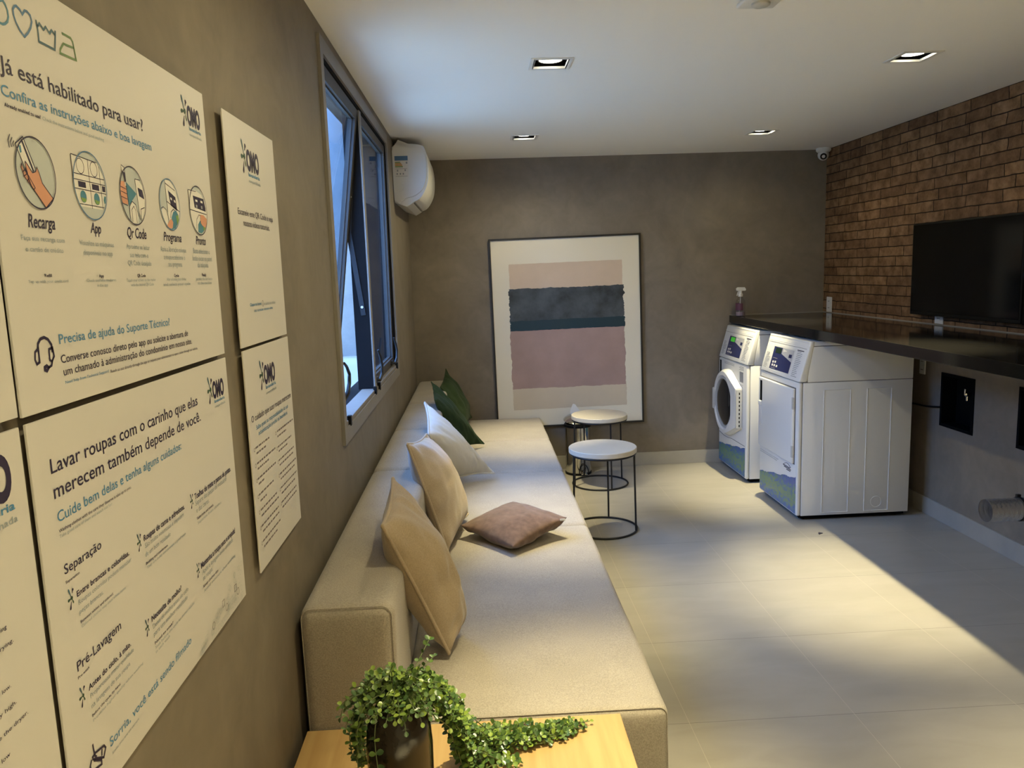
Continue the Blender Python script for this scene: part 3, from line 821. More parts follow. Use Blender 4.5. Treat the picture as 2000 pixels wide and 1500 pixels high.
bm = bmesh.new(); lathe(bm, (BX, BYY, 0), [(0, .012), (.098, .012), (.100, .02), (.100, .385), (.094, .385), (.094, .03), (0, .03)], 48); child('bin_body', bm, 'steel_polished', bn, 35)
bm = bmesh.new(); lathe(bm, (BX, BYY, 0), [(0, 0), (.104, 0), (.104, .016), (.100, .018), (0, .018)], 48); child('base_rim', bm, 'black_plastic', bn, 35)
bm = bmesh.new(); lathe(bm, (BX, BYY, .385), [(.094, -.01), (.104, -.008), (.106, .012), (.102, .018), (.092, .016)], 48); child('top_rim', bm, 'black_plastic', bn, 35)
bm = bmesh.new(); lathe(bm, (0, 0, 0), [(0, .030), (.04, .027), (.08, .015), (.099, 0), (.096, -.004), (0, .02)], 40)
bmesh.ops.transform(bm, matrix=Matrix.Translation((BX - .012, BYY + .0, .432)) @ Matrix.Rotation(math.radians(13), 4, 'X'), verts=bm.verts); child('lid', bm, 'steel_polished', bn, True)
bm = bmesh.new(); tube(bm, [(BX + .03 + .036 * math.cos(a), BYY - .104 - .004 * math.sin(a), .018 + .072 * math.sin(a)) for a in [k * math.pi / 12 for k in range(13)]], .004, 8); child('pedal_guard', bm, 'black_metal', bn, True)
child('pedal', B((BX + .005, BX + .055, BYY - .135, BYY - .098, .012, .022), bevel=.003), 'chrome', bn)
bm = bmesh.new()
pts = [(.700, .455), (.688, .505), (.712, .560), (.730, .556), (.764, .505), (.772, .470), (.745, .452)]
prism(bm, pts, BYY - .03, BYY - .022, 'Y'); child('bag_corner', bm, 'tissue_white', bn)

# ---------------------------------------------------------------- framed painting on the back wall
PC = Vector((0.7025, YB - .002, 1.107)); PW, PH = 1.186, 1.498
pic = empty('framed_painting', PC, 'large abstract painting of teal, mauve and blush bands in a thin black frame', 'painting')
rot = Matrix.Translation(PC) @ Matrix.Rotation(math.radians(-0.62), 4, 'Y') @ Matrix.Translation(-PC)
x0, x1, z0, z1 = PC.x - PW / 2, PC.x + PW / 2, PC.z - PH / 2, PC.z + PH / 2
bm = bmesh.new(); fw, yy0, yy1 = .014, YB - .036, YB - .002
box(bm, x0, x1, yy0, yy1, z0, z0 + fw); box(bm, x0, x1, yy0, yy1, z1 - fw, z1); box(bm, x0, x0 + fw, yy0, yy1, z0 + fw, z1 - fw); box(bm, x1 - fw, x1, yy0, yy1, z0 + fw, z1 - fw)
bmesh.ops.transform(bm, matrix=rot, verts=bm.verts); child('frame', bm, 'frame_black', pic)
bm = bmesh.new(); box(bm, x0 + fw, x1 - fw, YB - .026, YB - .004, z0 + fw, z1 - fw)
bmesh.ops.transform(bm, matrix=rot, verts=bm.verts); cv = child('canvas', bm, 'canvas_white', pic)
random.seed(9)
def band(u0, u1, v0, v1, layer, m, name, rough=.006, soft=3):
    """A brushed colour field with ragged sides."""
    P = []
    def run(a, b, n, f):
        d = 0
        for k in range(n):
            d = d * .7 + random.uniform(-1, 1) * rough * .6
            P.append(f(a + (b - a) * k / n, d))
    run(u0, u1, 60, lambda s, d: (s, v0 + d * .5)); run(v0, v1, 46, lambda s, d: (u1 + d, s)); run(u1, u0, 60, lambda s, d: (s, v1 + d * .5)); run(v1, v0, 46, lambda s, d: (u0 + d, s))
    P3 = [Vector((x0 + u * PW, YB - .0262 - .0004 * layer, z1 - v * PH)) for u, v in P]
    bm = bmesh.new(); vs = [bm.verts.new(p) for p in P3]
    for t in tessellate_polygon([[Vector((p.x, p.z, 0)) for p in P3]]):
        try: bm.faces.new([vs[i] for i in t])
        except ValueError: pass
    bmesh.ops.recalc_face_normals(bm, faces=bm.faces)
    for f in bm.faces:
        if f.normal.y > 0: f.normal_flip()
    bmesh.ops.transform(bm, matrix=rot, verts=bm.verts)
    child(name, bm, m, cv)
band(.126, .874, .133, .270, 1, 'art_blush', 'blush_band', .002)
band(.118, .886, .775, .902, 1, 'art_sand', 'sand_band', .002)
band(.119, .880, .262, .432, 3, 'art_teal', 'teal_band', .007)
band(.116, .882, .470, .790, 2, 'art_mauve', 'mauve_band', .005)
band(.119, .886, .428, .480, 4, 'art_deep_teal', 'dark_teal_band', .004)

# ---------------------------------------------------------------- laundry machines
def wavy_decal(x, y_near, y_far, zb, z_near, z_far, seed):
    random.seed(seed)
    P = [(y_near, zb), (y_far, zb)]
    for k in range(41):
        t = k / 40
        P.append((y_far + (y_near - y_far) * t, z_far + (z_near - z_far) * t + random.uniform(-.004, .004) + .004 * math.sin(k * .5)))
    bm = bmesh.new(); vs = [bm.verts.new((x, a, b)) for a, b in P]
    f = bm.faces.new(vs); bmesh.ops.triangulate(bm, faces=[f])
    bm.normal_update()
    for f in bm.faces:
        if f.normal.x > 0: f.normal_flip()
    return bm
def machine(name, label, cat, x0, x1, y0, y1, lcd):
    t = empty(name, ((x0 + x1) / 2, (y0 + y1) / 2, 0), label, cat)
    W = y1 - y0
    # cabinet: body, upper body, lid and the front shell
    bm = bmesh.new()
    box(bm, x0 + .028, x1, y0, y1, .030, .868, bevel=.004)
    box(bm, x0 + .055, x1, y0, y1, .872, 1.088, bevel=.004)
    box(bm, x0 + .062, x1, y0 + .001, y1 - .001, 1.090, 1.120, bevel=.008)
    for (a, b) in ((x0 + .155, x0 + .325), (x0 + .425, x0 + .580)):       # pressed side panels
        for q in ((a, a + .004, .045, .822), (b - .004, b, .045, .822), (a, b, .045, .049), (a, b, .818, .822)):
            box(bm, q[0], q[1], y0 - .003, y0 + .001, q[2], q[3], bevel=.0012, seg=1)
    tube(bm, [(x0 + .503 + .034 * math.cos(k * math.pi / 16), y0 - .0002, .103 + .034 * math.sin(k * math.pi / 16)) for k in range(32)], .0012, 6, True)
    child('cabinet', bm, 'white_enamel', t, 35)
    bm = bmesh.new(); box(bm, x0, x0 + .026, y0 + .002, y1 - .002, .030, .868, bevel=.009, seg=3)
    child('front_panel', bm, 'white_enamel', t, 35)
    bm = bmesh.new(); box(bm, x0 + .0255, x0 + .0285, y0 + .006, y1 - .006, .035, .865); box(bm, x0 + .03, x1 - .004, y0 + .004, y1 - .004, .866, .874); box(bm, x0 + .07, x1 - .004, y0 + .004, y1 - .004, 1.085, 1.093)
    child('panel_gap', bm, 'seam_grey', t)
    bm = bmesh.new()
    for px in (x0 + .06, x1 - .06):
        for py in (y0 + .06, y1 - .06): lathe(bm, (px, py, 0), [(0, 0), (.022, 0), (.022, .03), (0, .03)], 16)
    box(bm, x0 + .03, x1 - .02, y0 + .015, y1 - .015, .010, .032)
    child('feet_shade_base', bm, 'matte_black', t)  # feet, plus a black block painting in the shadow gap beneath
    # sloping control console
    prof = [(x0 - .002, .873), (x0 + .052, .873), (x0 + .095, 1.121), (x0 + .066, 1.121)]
    bm = bmesh.new(); prism(bm, prof, y0 - .002, y1 + .002, 'Y')
    bmesh.ops.bevel(bm, geom=bm.edges[:], offset=.009, segments=3, profile=.5, affect='EDGES')
    con = child('control_console', bm, 'white_enamel', t, 35)
    A, Bp = Vector((x0 - .002, 0, .873)), Vector((x0 + .066, 0, 1.121))
    nrm = Vector((-(Bp.z - A.z), 0, Bp.x - A.x)).normalized()
    def cp(u, s, off):       # u: 0 at the left (far) end, 1 at the right (near) end; s: 0 bottom, 1 top
        p = A.lerp(Bp, s) + nrm * off
        return Vector((p.x, y1 + (y0 - y1) * u, p.z))
    def poly(bm, pts, off, mi=0):
        f = bm.faces.new([bm.verts.new(cp(u, s, off)) for u, s in pts])
        f.material_index = mi
        f.normal_update()
        if f.normal.dot(nrm) < 0: f.normal_flip()
    bm = bmesh.new(); poly(bm, [(.03, .80), (.97, .80), (.97, .808), (.03, .808)], .0006, 0); child('console_seam', bm, 'seam_grey', con)
    bm = bmesh.new(); poly(bm, [(.195, .085), (.735, .085), (.735, .735), (.195, .735)], .0006, 0); child('bezel', bm, 'white_plastic', con)
    bm = bmesh.new()
    poly(bm, [(.215, .12), (.715, .12), (.715, .70), (.215, .70)], .0010, 0)
    poly(bm, [(.215, .12), (.715, .12), (.715, .40), (.43, .55), (.43, .70), (.215, .70)], .0014, 1)
    poly(bm, [(.27, .54), (.415, .54), (.415, .675), (.27, .675)], .0018, 2)
    poly(bm, [(.455, .60), (.56, .635), (.455, .685)], .0018, 3)
    poly(bm, [(.62, .50), (.69, .50), (.69, .585), (.62, .585)], .0018, 1)
    for (a, b) in ((.26, .30), (.315, .31), (.26, .22), (.315, .22), (.375, .215)): poly(bm, [(a, b - .025), (a + .038, b - .025), (a + .038, b + .03), (a, b + .03)], .0018, 3)
    for b in (.145, .40): poly(bm, [(.25, b), (.37, b), (.37, b + .012), (.25, b + .012)], .0018, 4)
    child('display', bm, ['panel_grey', 'panel_navy', lcd, 'white_plastic', 'ink_grey'], con)
    bm = bmesh.new(); random.seed(21)
    poly(bm, [(.775, .725), (.93, .725), (.93, .745), (.775, .745)], .0008, 1)
    for k in range(15):
        s = .695 - k * .043; L = random.uniform(.08, .14)
        poly(bm, [(.785, s), (.785 + L, s), (.785 + L, s + .014), (.785, s + .014)], .0008, 0)
    child('instruction_print', bm, ['ink_grey', 'ink_dark'], con); bm = bmesh.new()
    for k in range(11):
        s = .50 - k * .038; L = random.uniform(.07, .12)
        poly(bm, [(.05, s), (.05 + L, s), (.05 + L, s + .013), (.05, s + .013)], .0008, 0)
    child('instruction_print', bm, ['ink_grey', 'ink_dark'], con)
    return t
DX0, DX1, DY0, DY1 = 1.930, 2.640, 4.555, 5.195
dry = machine('tumble_dryer', 'white front loading tumble dryer with a square door, under the counter', 'dryer', DX0, DX1, DY0, DY1, 'lcd_dark')
bm = bmesh.new(); box(bm, DX0 - .0015, DX0 + .001, 4.596, 5.180, .350, .834); child('door_gap', bm, 'seam_grey', dry)
bm = bmesh.new(); box(bm, DX0 - .020, DX0 - .001, 4.602, 5.174, .356, .828, bevel=.006, seg=3); dd = child('door', bm, 'white_enamel', dry, 35)
child('handle_recess', B((DX0 - .0212, DX0 - .019, 5.108, 5.142, .672, .810)), 'matte_black', dd)
bm = bmesh.new(); box(bm, DX0 - .034, DX0 - .019, 5.106, 5.148, .640, .672, bevel=.006); box(bm, DX0 - .024, DX0 - .019, 5.110, 5.142, .500, .642, bevel=.002); child('handle', bm, 'white_plastic', dd, 35)
for z in (.700, .395): child('hinge', B((DX0 - .0212, DX0 - .010, 4.596, 4.612, z, z + .075), bevel=.002), 'pale_grey_plastic', dd)
bm = bmesh.new()
for z_, a, b in ((.318, 4.86, 5.18), (.306, 4.88, 5.18)): box(bm, DX0 - .002, DX0 + .001, a, b, z_, z_ + .004)
child('groove', bm, 'pale_grey_plastic', dry)
bm = bmesh.new()
tube(bm, [(DX0 - .0012, 4.765 - .11 * k / 10, .315 + .018 * math.sin(math.pi * k / 10)) for k in range(11)], .0014, 5)
for z_, a, b in ((.308, 4.665, 4.775), (.299, 4.650, 4.760), (.289, 4.660, 4.720)): box(bm, DX0 - .0015, DX0 + .0005, a, b, z_, z_ + .005)
child('printed_mark', bm, 'ink_dark', dry)
child('decal', wavy_decal(DX0 - .0012, DY0 + .018, DY1 - .012, .040, .272, .165, 3), 'wave_decal', dry)

WX0, WX1, WY0, WY1 = 1.915, 2.620, 5.425, 6.065
wsh = machine('washing_machine', 'white front loading washing machine with a round glass door, beside the back wall', 'washing machine', WX0, WX1, WY0, WY1, 'lcd_green')
cy, cz = 5.805, .545
def door_outline(r, inset=0.0):
    P = []
    a0, a1 = math.radians(68), math.radians(292)      # the round part faces the far side
    for k in range(33):
        a = a0 + (a1 - a0) * k / 32
        P.append((cy - r * math.cos(a), cz + r * math.sin(a)))
    P += [(WY0 + .085 + inset, cz - .150 + inset * .4), (WY0 + .085 + inset, cz + .150 - inset * .4)]
    return P
bm = bmesh.new()
L = [(WX0 + .001, door_outline(.255)), (WX0 - .030, door_outline(.255)), (WX0 - .052, door_outline(.238, .012)), (WX0 - .056, [(cy - .212 * math.cos(math.atan2(b - cz, -(a - cy))), cz + .212 * math.sin(math.atan2(b - cz, -(a - cy)))) for a, b in door_outline(.238, .012)]),
     (WX0 - .040, [(cy - .195 * math.cos(math.atan2(b - cz, -(a - cy))), cz + .195 * math.sin(math.atan2(b - cz, -(a - cy)))) for a, b in door_outline(.238, .012)])]
R_ = [[bm.verts.new((x, a, b)) for a, b in P] for x, P in L]
for a, b in zip(R_, R_[1:]):
    for k in range(len(a)): bm.faces.new((a[k], a[(k + 1) % len(a)], b[(k + 1) % len(a)], b[k]))
bmesh.ops.recalc_face_normals(bm, faces=bm.faces)
wd = child('door', bm, 'white_enamel', wsh, 30)
bm = bmesh.new(); lathe(bm, (WX0 - .040, cy, cz), [(.196, 0), (.196, -.010), (.184, -.010), (.180, .004)], 56, axis='X'); bmesh.ops.recalc_face_normals(bm, faces=bm.faces); child('glass_rim', bm, 'pale_grey_plastic', wd, True)
bm = bmesh.new(); lathe(bm, (WX0 - .038, cy, cz), [(.184, .002), (.168, -.010), (.11, -.026), (.04, -.032), (0, -.033)], 56, axis='X'); bmesh.ops.recalc_face_normals(bm, faces=bm.faces); child('door_glass', bm, 'washer_glass', wd, True)
bm = bmesh.new(); box(bm, WX0 - .050, WX0 - .002, WY0 + .078, WY0 + .090, cz - .145, cz + .140)
for k in range(9): box(bm, WX0 - .030, WX0 - .022, WY0 + .0775, WY0 + .079, cz - .138 + k * .030, cz - .120 + k * .030, mi=1)
child('hinge_plate', bm, ['pale_grey_plastic', 'matte_black'], wd)
bm = bmesh.new(); box(bm, WX0 - .066, WX0 - .040, cy + .196, cy + .232, cz - .085, cz + .085, bevel=.008); child('handle', bm, 'pale_grey_plastic', wd, 35)
child('detergent_slot', B((WX0 - .0015, WX0 + .002, WY1 - .060, WY1 - .028, .745, .850)), 'matte_black', wsh)
bm = bmesh.new(); box(bm, WX0 - .0012, WX0 + .0005, 5.500, 5.575, .735, .812)
for k in range(4): box(bm, WX0 - .0012, WX0 + .0005, 5.490, 5.59 - .02 * (k % 2), .825 + k * .008, .828 + k * .008, mi=1)
for k in range(3): box(bm, WX0 - .0012, WX0 + .0005, 5.505, 5.57, .690 + k * .012, .693 + k * .012, mi=1)
for k in range(2): box(bm, WX0 - .0012, WX0 + .0005, 5.70, 5.93, .846 - k * .010, .849 - k * .010, mi=1)
child('sticker', bm, ['ink_grey', 'ink_grey'], wsh)
bm = bmesh.new(); tube(bm, [(WX0 - .0005, WY1 - .02 - (WY1 - WY0 - .05) * k / 24, .268 - .012 * math.sin(math.pi * min(1, k / 12)) + .008 * max(0, k / 24 - .5)) for k in range(25)], .0018, 6); child('panel_seam', bm, 'seam_grey', wsh, True)
child('decal', wavy_decal(WX0 - .0012, WY0 + .022, WY1 - .012, .040, .255, .175, 8), 'wave_decal', wsh)

# ---------------------------------------------------------------- counter and what stands on or under it
CT = 1.195
bm = bmesh.new(); box(bm, 2.003, XR, -0.6, YB, 1.139, CT, bevel=.0025)
single('granite_counter', bm, 'granite_black', (2.39, 3.0, 1.139), 'long polished black granite counter along the brick wall', 'counter')
structure('trim_1', B((2.003, 2.765, YB - .005, YB, CT, CT + .004), (2.760, 2.765, -0.6, YB, CT, CT + .005)), 'silicone_tan')
SB = Vector((2.045, 5.955, CT))
sb = empty('spray_bottle', SB, 'clear spray bottle with a white trigger head on the counter end', 'bottle')
bm = bmesh.new(); lathe(bm, SB, [(0, .001), (.034, .001), (.037, .006), (.037, .105), (.032, .125), (.017, .145), (.014, .150), (.014, .165)], 32); child('bottle', bm, 'bottle_plastic', sb, True)
bm = bmesh.new(); lathe(bm, SB, [(0, .004), (.0335, .004), (.0345, .035), (0, .035)], 28); child('liquid', bm, 'bottle_liquid', sb, True)
bm = bmesh.new(); lathe(bm, SB, [(.0376, .045), (.0376, .100), (.0372, .100), (.0372, .045)], 32)
bmesh.ops.delete(bm, geom=[v for v in bm.verts if v.co.x - SB.x > .012], context='VERTS'); child('bottle_label', bm, 'purple_label', sb, True)
bm = bmesh.new(); lathe(bm, SB, [(.015, .150), (.018, .152), (.018, .172), (.013, .176), (.012, .195), (0, .195)], 20)
prism(bm, [(SB.x - .030, SB.z + .196), (SB.x + .036, SB.z + .196), (SB.x + .040, SB.z + .206), (SB.x + .030, SB.z + .222), (SB.x - .022, SB.z + .224), (SB.x - .034, SB.z + .214)], SB.y - .011, SB.y + .011, 'Y')
child('spray_head', bm, 'white_plastic', sb, 40)
bm = bmesh.new(); prism(bm, [(SB.x - .016, SB.z + .197), (SB.x - .024, SB.z + .18), (SB.x - .030, SB.z + .158), (SB.x - .025, SB.z + .157), (SB.x - .017, SB.z + .18), (SB.x - .009, SB.z + .197)], SB.y - .006, SB.y + .006, 'Y'); child('trigger', bm, 'white_plastic', sb)
bm = bmesh.new(); tube(bm, [(SB.x, SB.y, SB.z + .15), (SB.x - .003, SB.y, SB.z + .08), (SB.x - .010, SB.y, SB.z + .012)], .0025, 6); child('dip_tube', bm, 'white_plastic', sb)

def outlet(y, z, label, x=2.765, w=.082, h=.118, n=2):
    t = empty('wall_outlet', (x, y, z), label, 'outlet')
    bm = bmesh.new(); box(bm, x - .009, x, y - w / 2, y + w / 2, z - h / 2, z + h / 2, bevel=.003); pl = child('cover_plate', bm, 'white_plastic', t)
    for k in range(n):
        zz = z + (k - (n - 1) / 2) * .052
        bm = bmesh.new(); prism(bm, [(y - .022, zz), (y - .012, zz + .014), (y + .012, zz + .014), (y + .022, zz), (y + .012, zz - .014), (y - .012, zz - .014)], x - .0105, x - .008, 'X')
        so = child('socket', bm, 'white_plastic', pl)
        bm = bmesh.new()
        for dy in (-.010, 0, .010): lathe(bm, (x - .0108, y + dy, zz), [(0, 0), (.003, 0), (.003, .001), (0, .001)], 10, axis='X')
        child('socket_hole', bm, 'matte_black', so)
outlet(5.975, CT + .064, 'white double wall outlet on the brick wall in the back corner above the counter')
outlet(4.515, CT + .066, 'white wall outlet on the brick wall, half hidden below the television')
outlet(4.690, .930, 'narrow white wall outlet under the counter behind the dryer', x=XR, w=.058, h=.110)

TX = 2.705
tv = empty('television', (TX, 4.24, 1.25), 'black flat screen television mounted on the brick wall', 'television')
bm = bmesh.new(); box(bm, TX, TX + .022, 3.745, 4.738, 1.252, 1.803, bevel=.004); box(bm, TX + .020, TX + .048, 3.90, 4.58, 1.275, 1.58, bevel=.008); child('tv_housing', bm, 'black_plastic', tv)
child('screen', B((TX - .0012, TX + .001, 3.757, 4.726, 1.272, 1.793)), 'screen_black', tv)
child('wall_bracket', B((TX + .046, 2.766, 4.10, 4.38, 1.40, 1.60)), 'black_metal', tv)
wu = empty('wall_unit', (2.70, 3.58, 1.25), 'black unit with a thin metal ring on the brick wall, right of the television', 'wall unit')
child('unit_body', B((2.700, 2.765, 3.44, 3.728, 1.250, 1.806), bevel=.004), 'matte_black', wu)
bm = bmesh.new(); tube(bm, circle_pts((2.697, 3.675, 1.50), .046, 32, 'X'), .003, 8, True); child('metal_ring', bm, 'chrome', wu, True)

for i, (a, b, c, d) in enumerate(NICHES):
    lb = ('black recessed laundry valve box in the wall under the counter, with a small chrome tap', 'black recessed box in the wall under the counter, cut by the right picture edge')[i]
    t = empty('valve_box', (XR, (a + b) / 2, c), lb, 'valve box')
    bm = bmesh.new()
    box(bm, XR + .085, XR + .090, a, b, c, d); box(bm, XR - .002, XR + .085, a, a + .005, c, d); box(bm, XR - .002, XR + .085, b - .005, b, c, d)
    box(bm, XR - .002, XR + .085, a, b, c, c + .005); box(bm, XR - .002, XR + .085, a, b, d - .005, d)
    box(bm, XR - .006, XR - .0005, a - .012, a + .006, c - .012, d + .012); box(bm, XR - .006, XR - .0005, b - .006, b + .012, c - .012, d + .012); box(bm, XR - .006, XR - .0005, a, b, c - .012, c + .006); box(bm, XR - .006, XR - .0005, a, b, d - .006, d + .012)
    child('housing', bm, 'matte_black', t)
    yy = a + .10
    bm = bmesh.new(); lathe(bm, (XR + .02, yy, d - .095), [(0, 0), (.012, 0), (.012, .065), (0, .065)], 16, axis='X'); tube(bm, [(XR + .03, yy, d - .095), (XR + .03, yy, d - .13)], .008, 10); tap = child('faucet', bm, 'chrome', t, 40)
    bm = bmesh.new(); box(bm, XR + .012, XR + .022, yy - .006, yy + .006, d - .098, d - .060, bevel=.003); child('lever', bm, 'chrome', tap)
bm = bmesh.new(); tube(bm, [(XR + .03, 4.478, .700), (XR - .012, 4.484, .700), (XR - .020, 4.53, .694), (XR - .018, 4.62, .682), (XR - .010, 4.72, .676), (XR - .008, 4.80, .672)], .006, 8)
single('power_cable', bm, 'black_plastic', (XR, 4.6, .68), 'short black cable running from the valve box to behind the dryer', 'cable', smooth=True)
dc = empty('exhaust_duct', (XR, 3.5, .375), 'silver flexible exhaust duct sticking out of the grey wall near the floor', 'duct')
def duct_prof(R, thick):
    pr = []
    n = 44
    for k in range(n + 1): pr.append((R + .0016 * math.sin(k * 2.2), -.366 * (1 - k / n)))
    inn = [(r - thick, h) for r, h in reversed(pr)]
    return pr + inn
bm = bmesh.new(); lathe(bm, (XR, 3.500, .378), duct_prof(.0545, .002), 40, axis='X'); bmesh.ops.recalc_face_normals(bm, faces=bm.faces); child('duct_tube', bm, 'aluminium_foil', dc, True)
bm = bmesh.new(); lathe(bm, (XR - .205, 3.500, .378), [(.0565, 0), (.0595, 0), (.0595, .014), (.0565, .014)], 40, axis='X'); bmesh.ops.recalc_face_normals(bm, faces=bm.faces); box(bm, XR - .207, XR - .188, 3.506, 3.520, .434, .448); child('hose_clamp', bm, 'black_metal', dc, 40)
bm = bmesh.new(); prism(bm, [(1.962, 4.30), (1.992, 4.318), (1.975, 4.335), (1.966, 4.322)], 0, .003, 'Z')
single('paper_scrap', bm, 'ink_dark', (1.976, 4.317, 0), 'tiny dark scrap on the floor in front of the dryer', 'scrap')

# ---------------------------------------------------------------- air conditioner, dome camera, ceiling box
ac = empty('air_conditioner', (XL, 5.45, 2.23), 'white split air conditioner high on the left wall beside the window', 'air conditioner')
def smooth_poly(P, n=5):
    out = []
    for i in range(len(P)):
        p0, p1, p2, p3 = [Vector((*P[(i + k) % len(P)], 0)) for k in (-1, 0, 1, 2)]
        for k in range(n):
            t = k / n
            q = .5 * ((2 * p1) + (p2 - p0) * t + (2 * p0 - 5 * p1 + 4 * p2 - p3) * t * t + (3 * p1 - p0 - 3 * p2 + p3) * t ** 3)
            out.append((q.x, q.y))
    return out
cap = [(XL + .002, 2.070), (XL + .002, 2.375)] + smooth_poly([(-.490, 2.392), (-.440, 2.399), (-.385, 2.391), (-.340, 2.374), (-.303, 2.362), (-.291, 2.320), (-.289, 2.270), (-.292, 2.215), (-.303, 2.170), (-.325, 2.130), (-.371, 2.096), (-.430, 2.081), (-.485, 2.072)], 3)[:-3]
bm = bmesh.new(); prism(bm, cap, 5.040, 5.075, 'Y'); child('side_cover', bm, 'white_plastic', ac, 30)
body = [(XL + .002, 2.058), (XL + .002, 2.40)] + smooth_poly([(-.480, 2.415), (-.400, 2.418), (-.320, 2.408), (-.296, 2.385), (-.283, 2.330), (-.279, 2.270), (-.284, 2.195), (-.300, 2.140), (-.335, 2.085), (-.375, 2.062), (-.450, 2.055)], 3)[:-3]
bm = bmesh.new(); prism(bm, body, 5.060, 5.850, 'Y'); child('body', bm, 'white_plastic', ac, 30)
bm = bmesh.new(); box(bm, -.415, -.375, 5.11, 5.80, 2.054, 2.064); child('air_slot', bm, 'seam_grey', ac)
bm = bmesh.new(); yl = 5.0394
def sq(a, b, c, d, mi):
    f = bm.faces.new([bm.verts.new(v) for v in ((a, yl - mi * .0001, c), (b, yl - mi * .0001, c), (b, yl - mi * .0001, d), (a, yl - mi * .0001, d))]); f.material_index = mi
sq(-.489, -.402, 2.212, 2.343, 0); sq(-.487, -.404, 2.313, 2.341, 1)
sq(-.485, -.452, 2.300, 2.306, 2); sq(-.485, -.446, 2.291, 2.298, 3); sq(-.485, -.440, 2.281, 2.289, 3); sq(-.485, -.437, 2.272, 2.279, 2); sq(-.417, -.407, 2.293, 2.305, 4)
for a, c in ((-.475, 2.246), (-.458, 2.226), (-.440, 2.226), (-.427, 2.248), (-.478, 2.226)): sq(a, a + .008, c, c + .011, 4)
for a, b, c in ((-.485, -.41, 2.262), (-.485, -.41, 2.216), (-.47, -.445, 2.325), (-.438, -.41, 2.325)): sq(a, b, c, c + .0022, 4 if c < 2.3 else 0)
child('energy_sticker', bm, ['print_white', 'print_s2', 'print_green', 'print_orange', 'ink_grey'], ac)
bm = bmesh.new(); tube(bm, [(-.462 + .024 * math.cos(a), 5.0397, 2.150 + .026 * math.sin(a)) for a in [k * math.pi / 16 for k in range(32)]], .0014, 6, True); child('embossed_ring', bm, 'white_plastic', ac, True)

cm = empty('security_camera', (2.705, 6.02, H), 'small white dome security camera in the ceiling corner above the counter', 'camera')
bm = bmesh.new(); lathe(bm, (2.705, 6.02, H), [(0, 0), (.055, 0), (.055, -.018), (.046, -.030), (0, -.030)], 40); bmesh.ops.recalc_face_normals(bm, faces=bm.faces); child('base', bm, 'white_plastic', cm, 35)
bm = bmesh.new(); bmesh.ops.create_uvsphere(bm, u_segments=32, v_segments=20, radius=.042); bmesh.ops.translate(bm, verts=bm.verts, vec=(2.705, 6.02, H - .050)); eye = child('eyeball', bm, 'white_plastic', cm, True)
d = Vector((-.35, -.85, -.42)).normalized()
bm = bmesh.new(); lathe(bm, (0, 0, 0), [(.024, .034), (.024, .041), (.016, .042), (.012, .0395), (0, .0395)], 28)
bmesh.ops.transform(bm, matrix=Matrix.Translation((2.705, 6.02, H - .050)) @ d.to_track_quat('Z', 'Y').to_matrix().to_4x4(), verts=bm.verts); bmesh.ops.recalc_face_normals(bm, faces=bm.faces); child('lens', bm, 'black_plastic', eye, True)

cb = empty('ceiling_sensor', (.965, 2.635, H), 'flat white plastic box on the ceiling at the top picture edge', 'sensor')
bm = bmesh.new(); box(bm, .902, 1.028, 2.572, 2.698, H - .016, H, bevel=.006, seg=3); hb = child('sensor_housing', bm, 'white_plastic', cb, 35)
bm = bmesh.new(); lathe(bm, (.965, 2.640, H - .0165), [(.030, .002), (.030, -.006), (.024, -.010), (0, -.010)], 28); bmesh.ops.recalc_face_normals(bm, faces=bm.faces); child('sensor_eye', bm, 'pale_grey_plastic', hb, True)

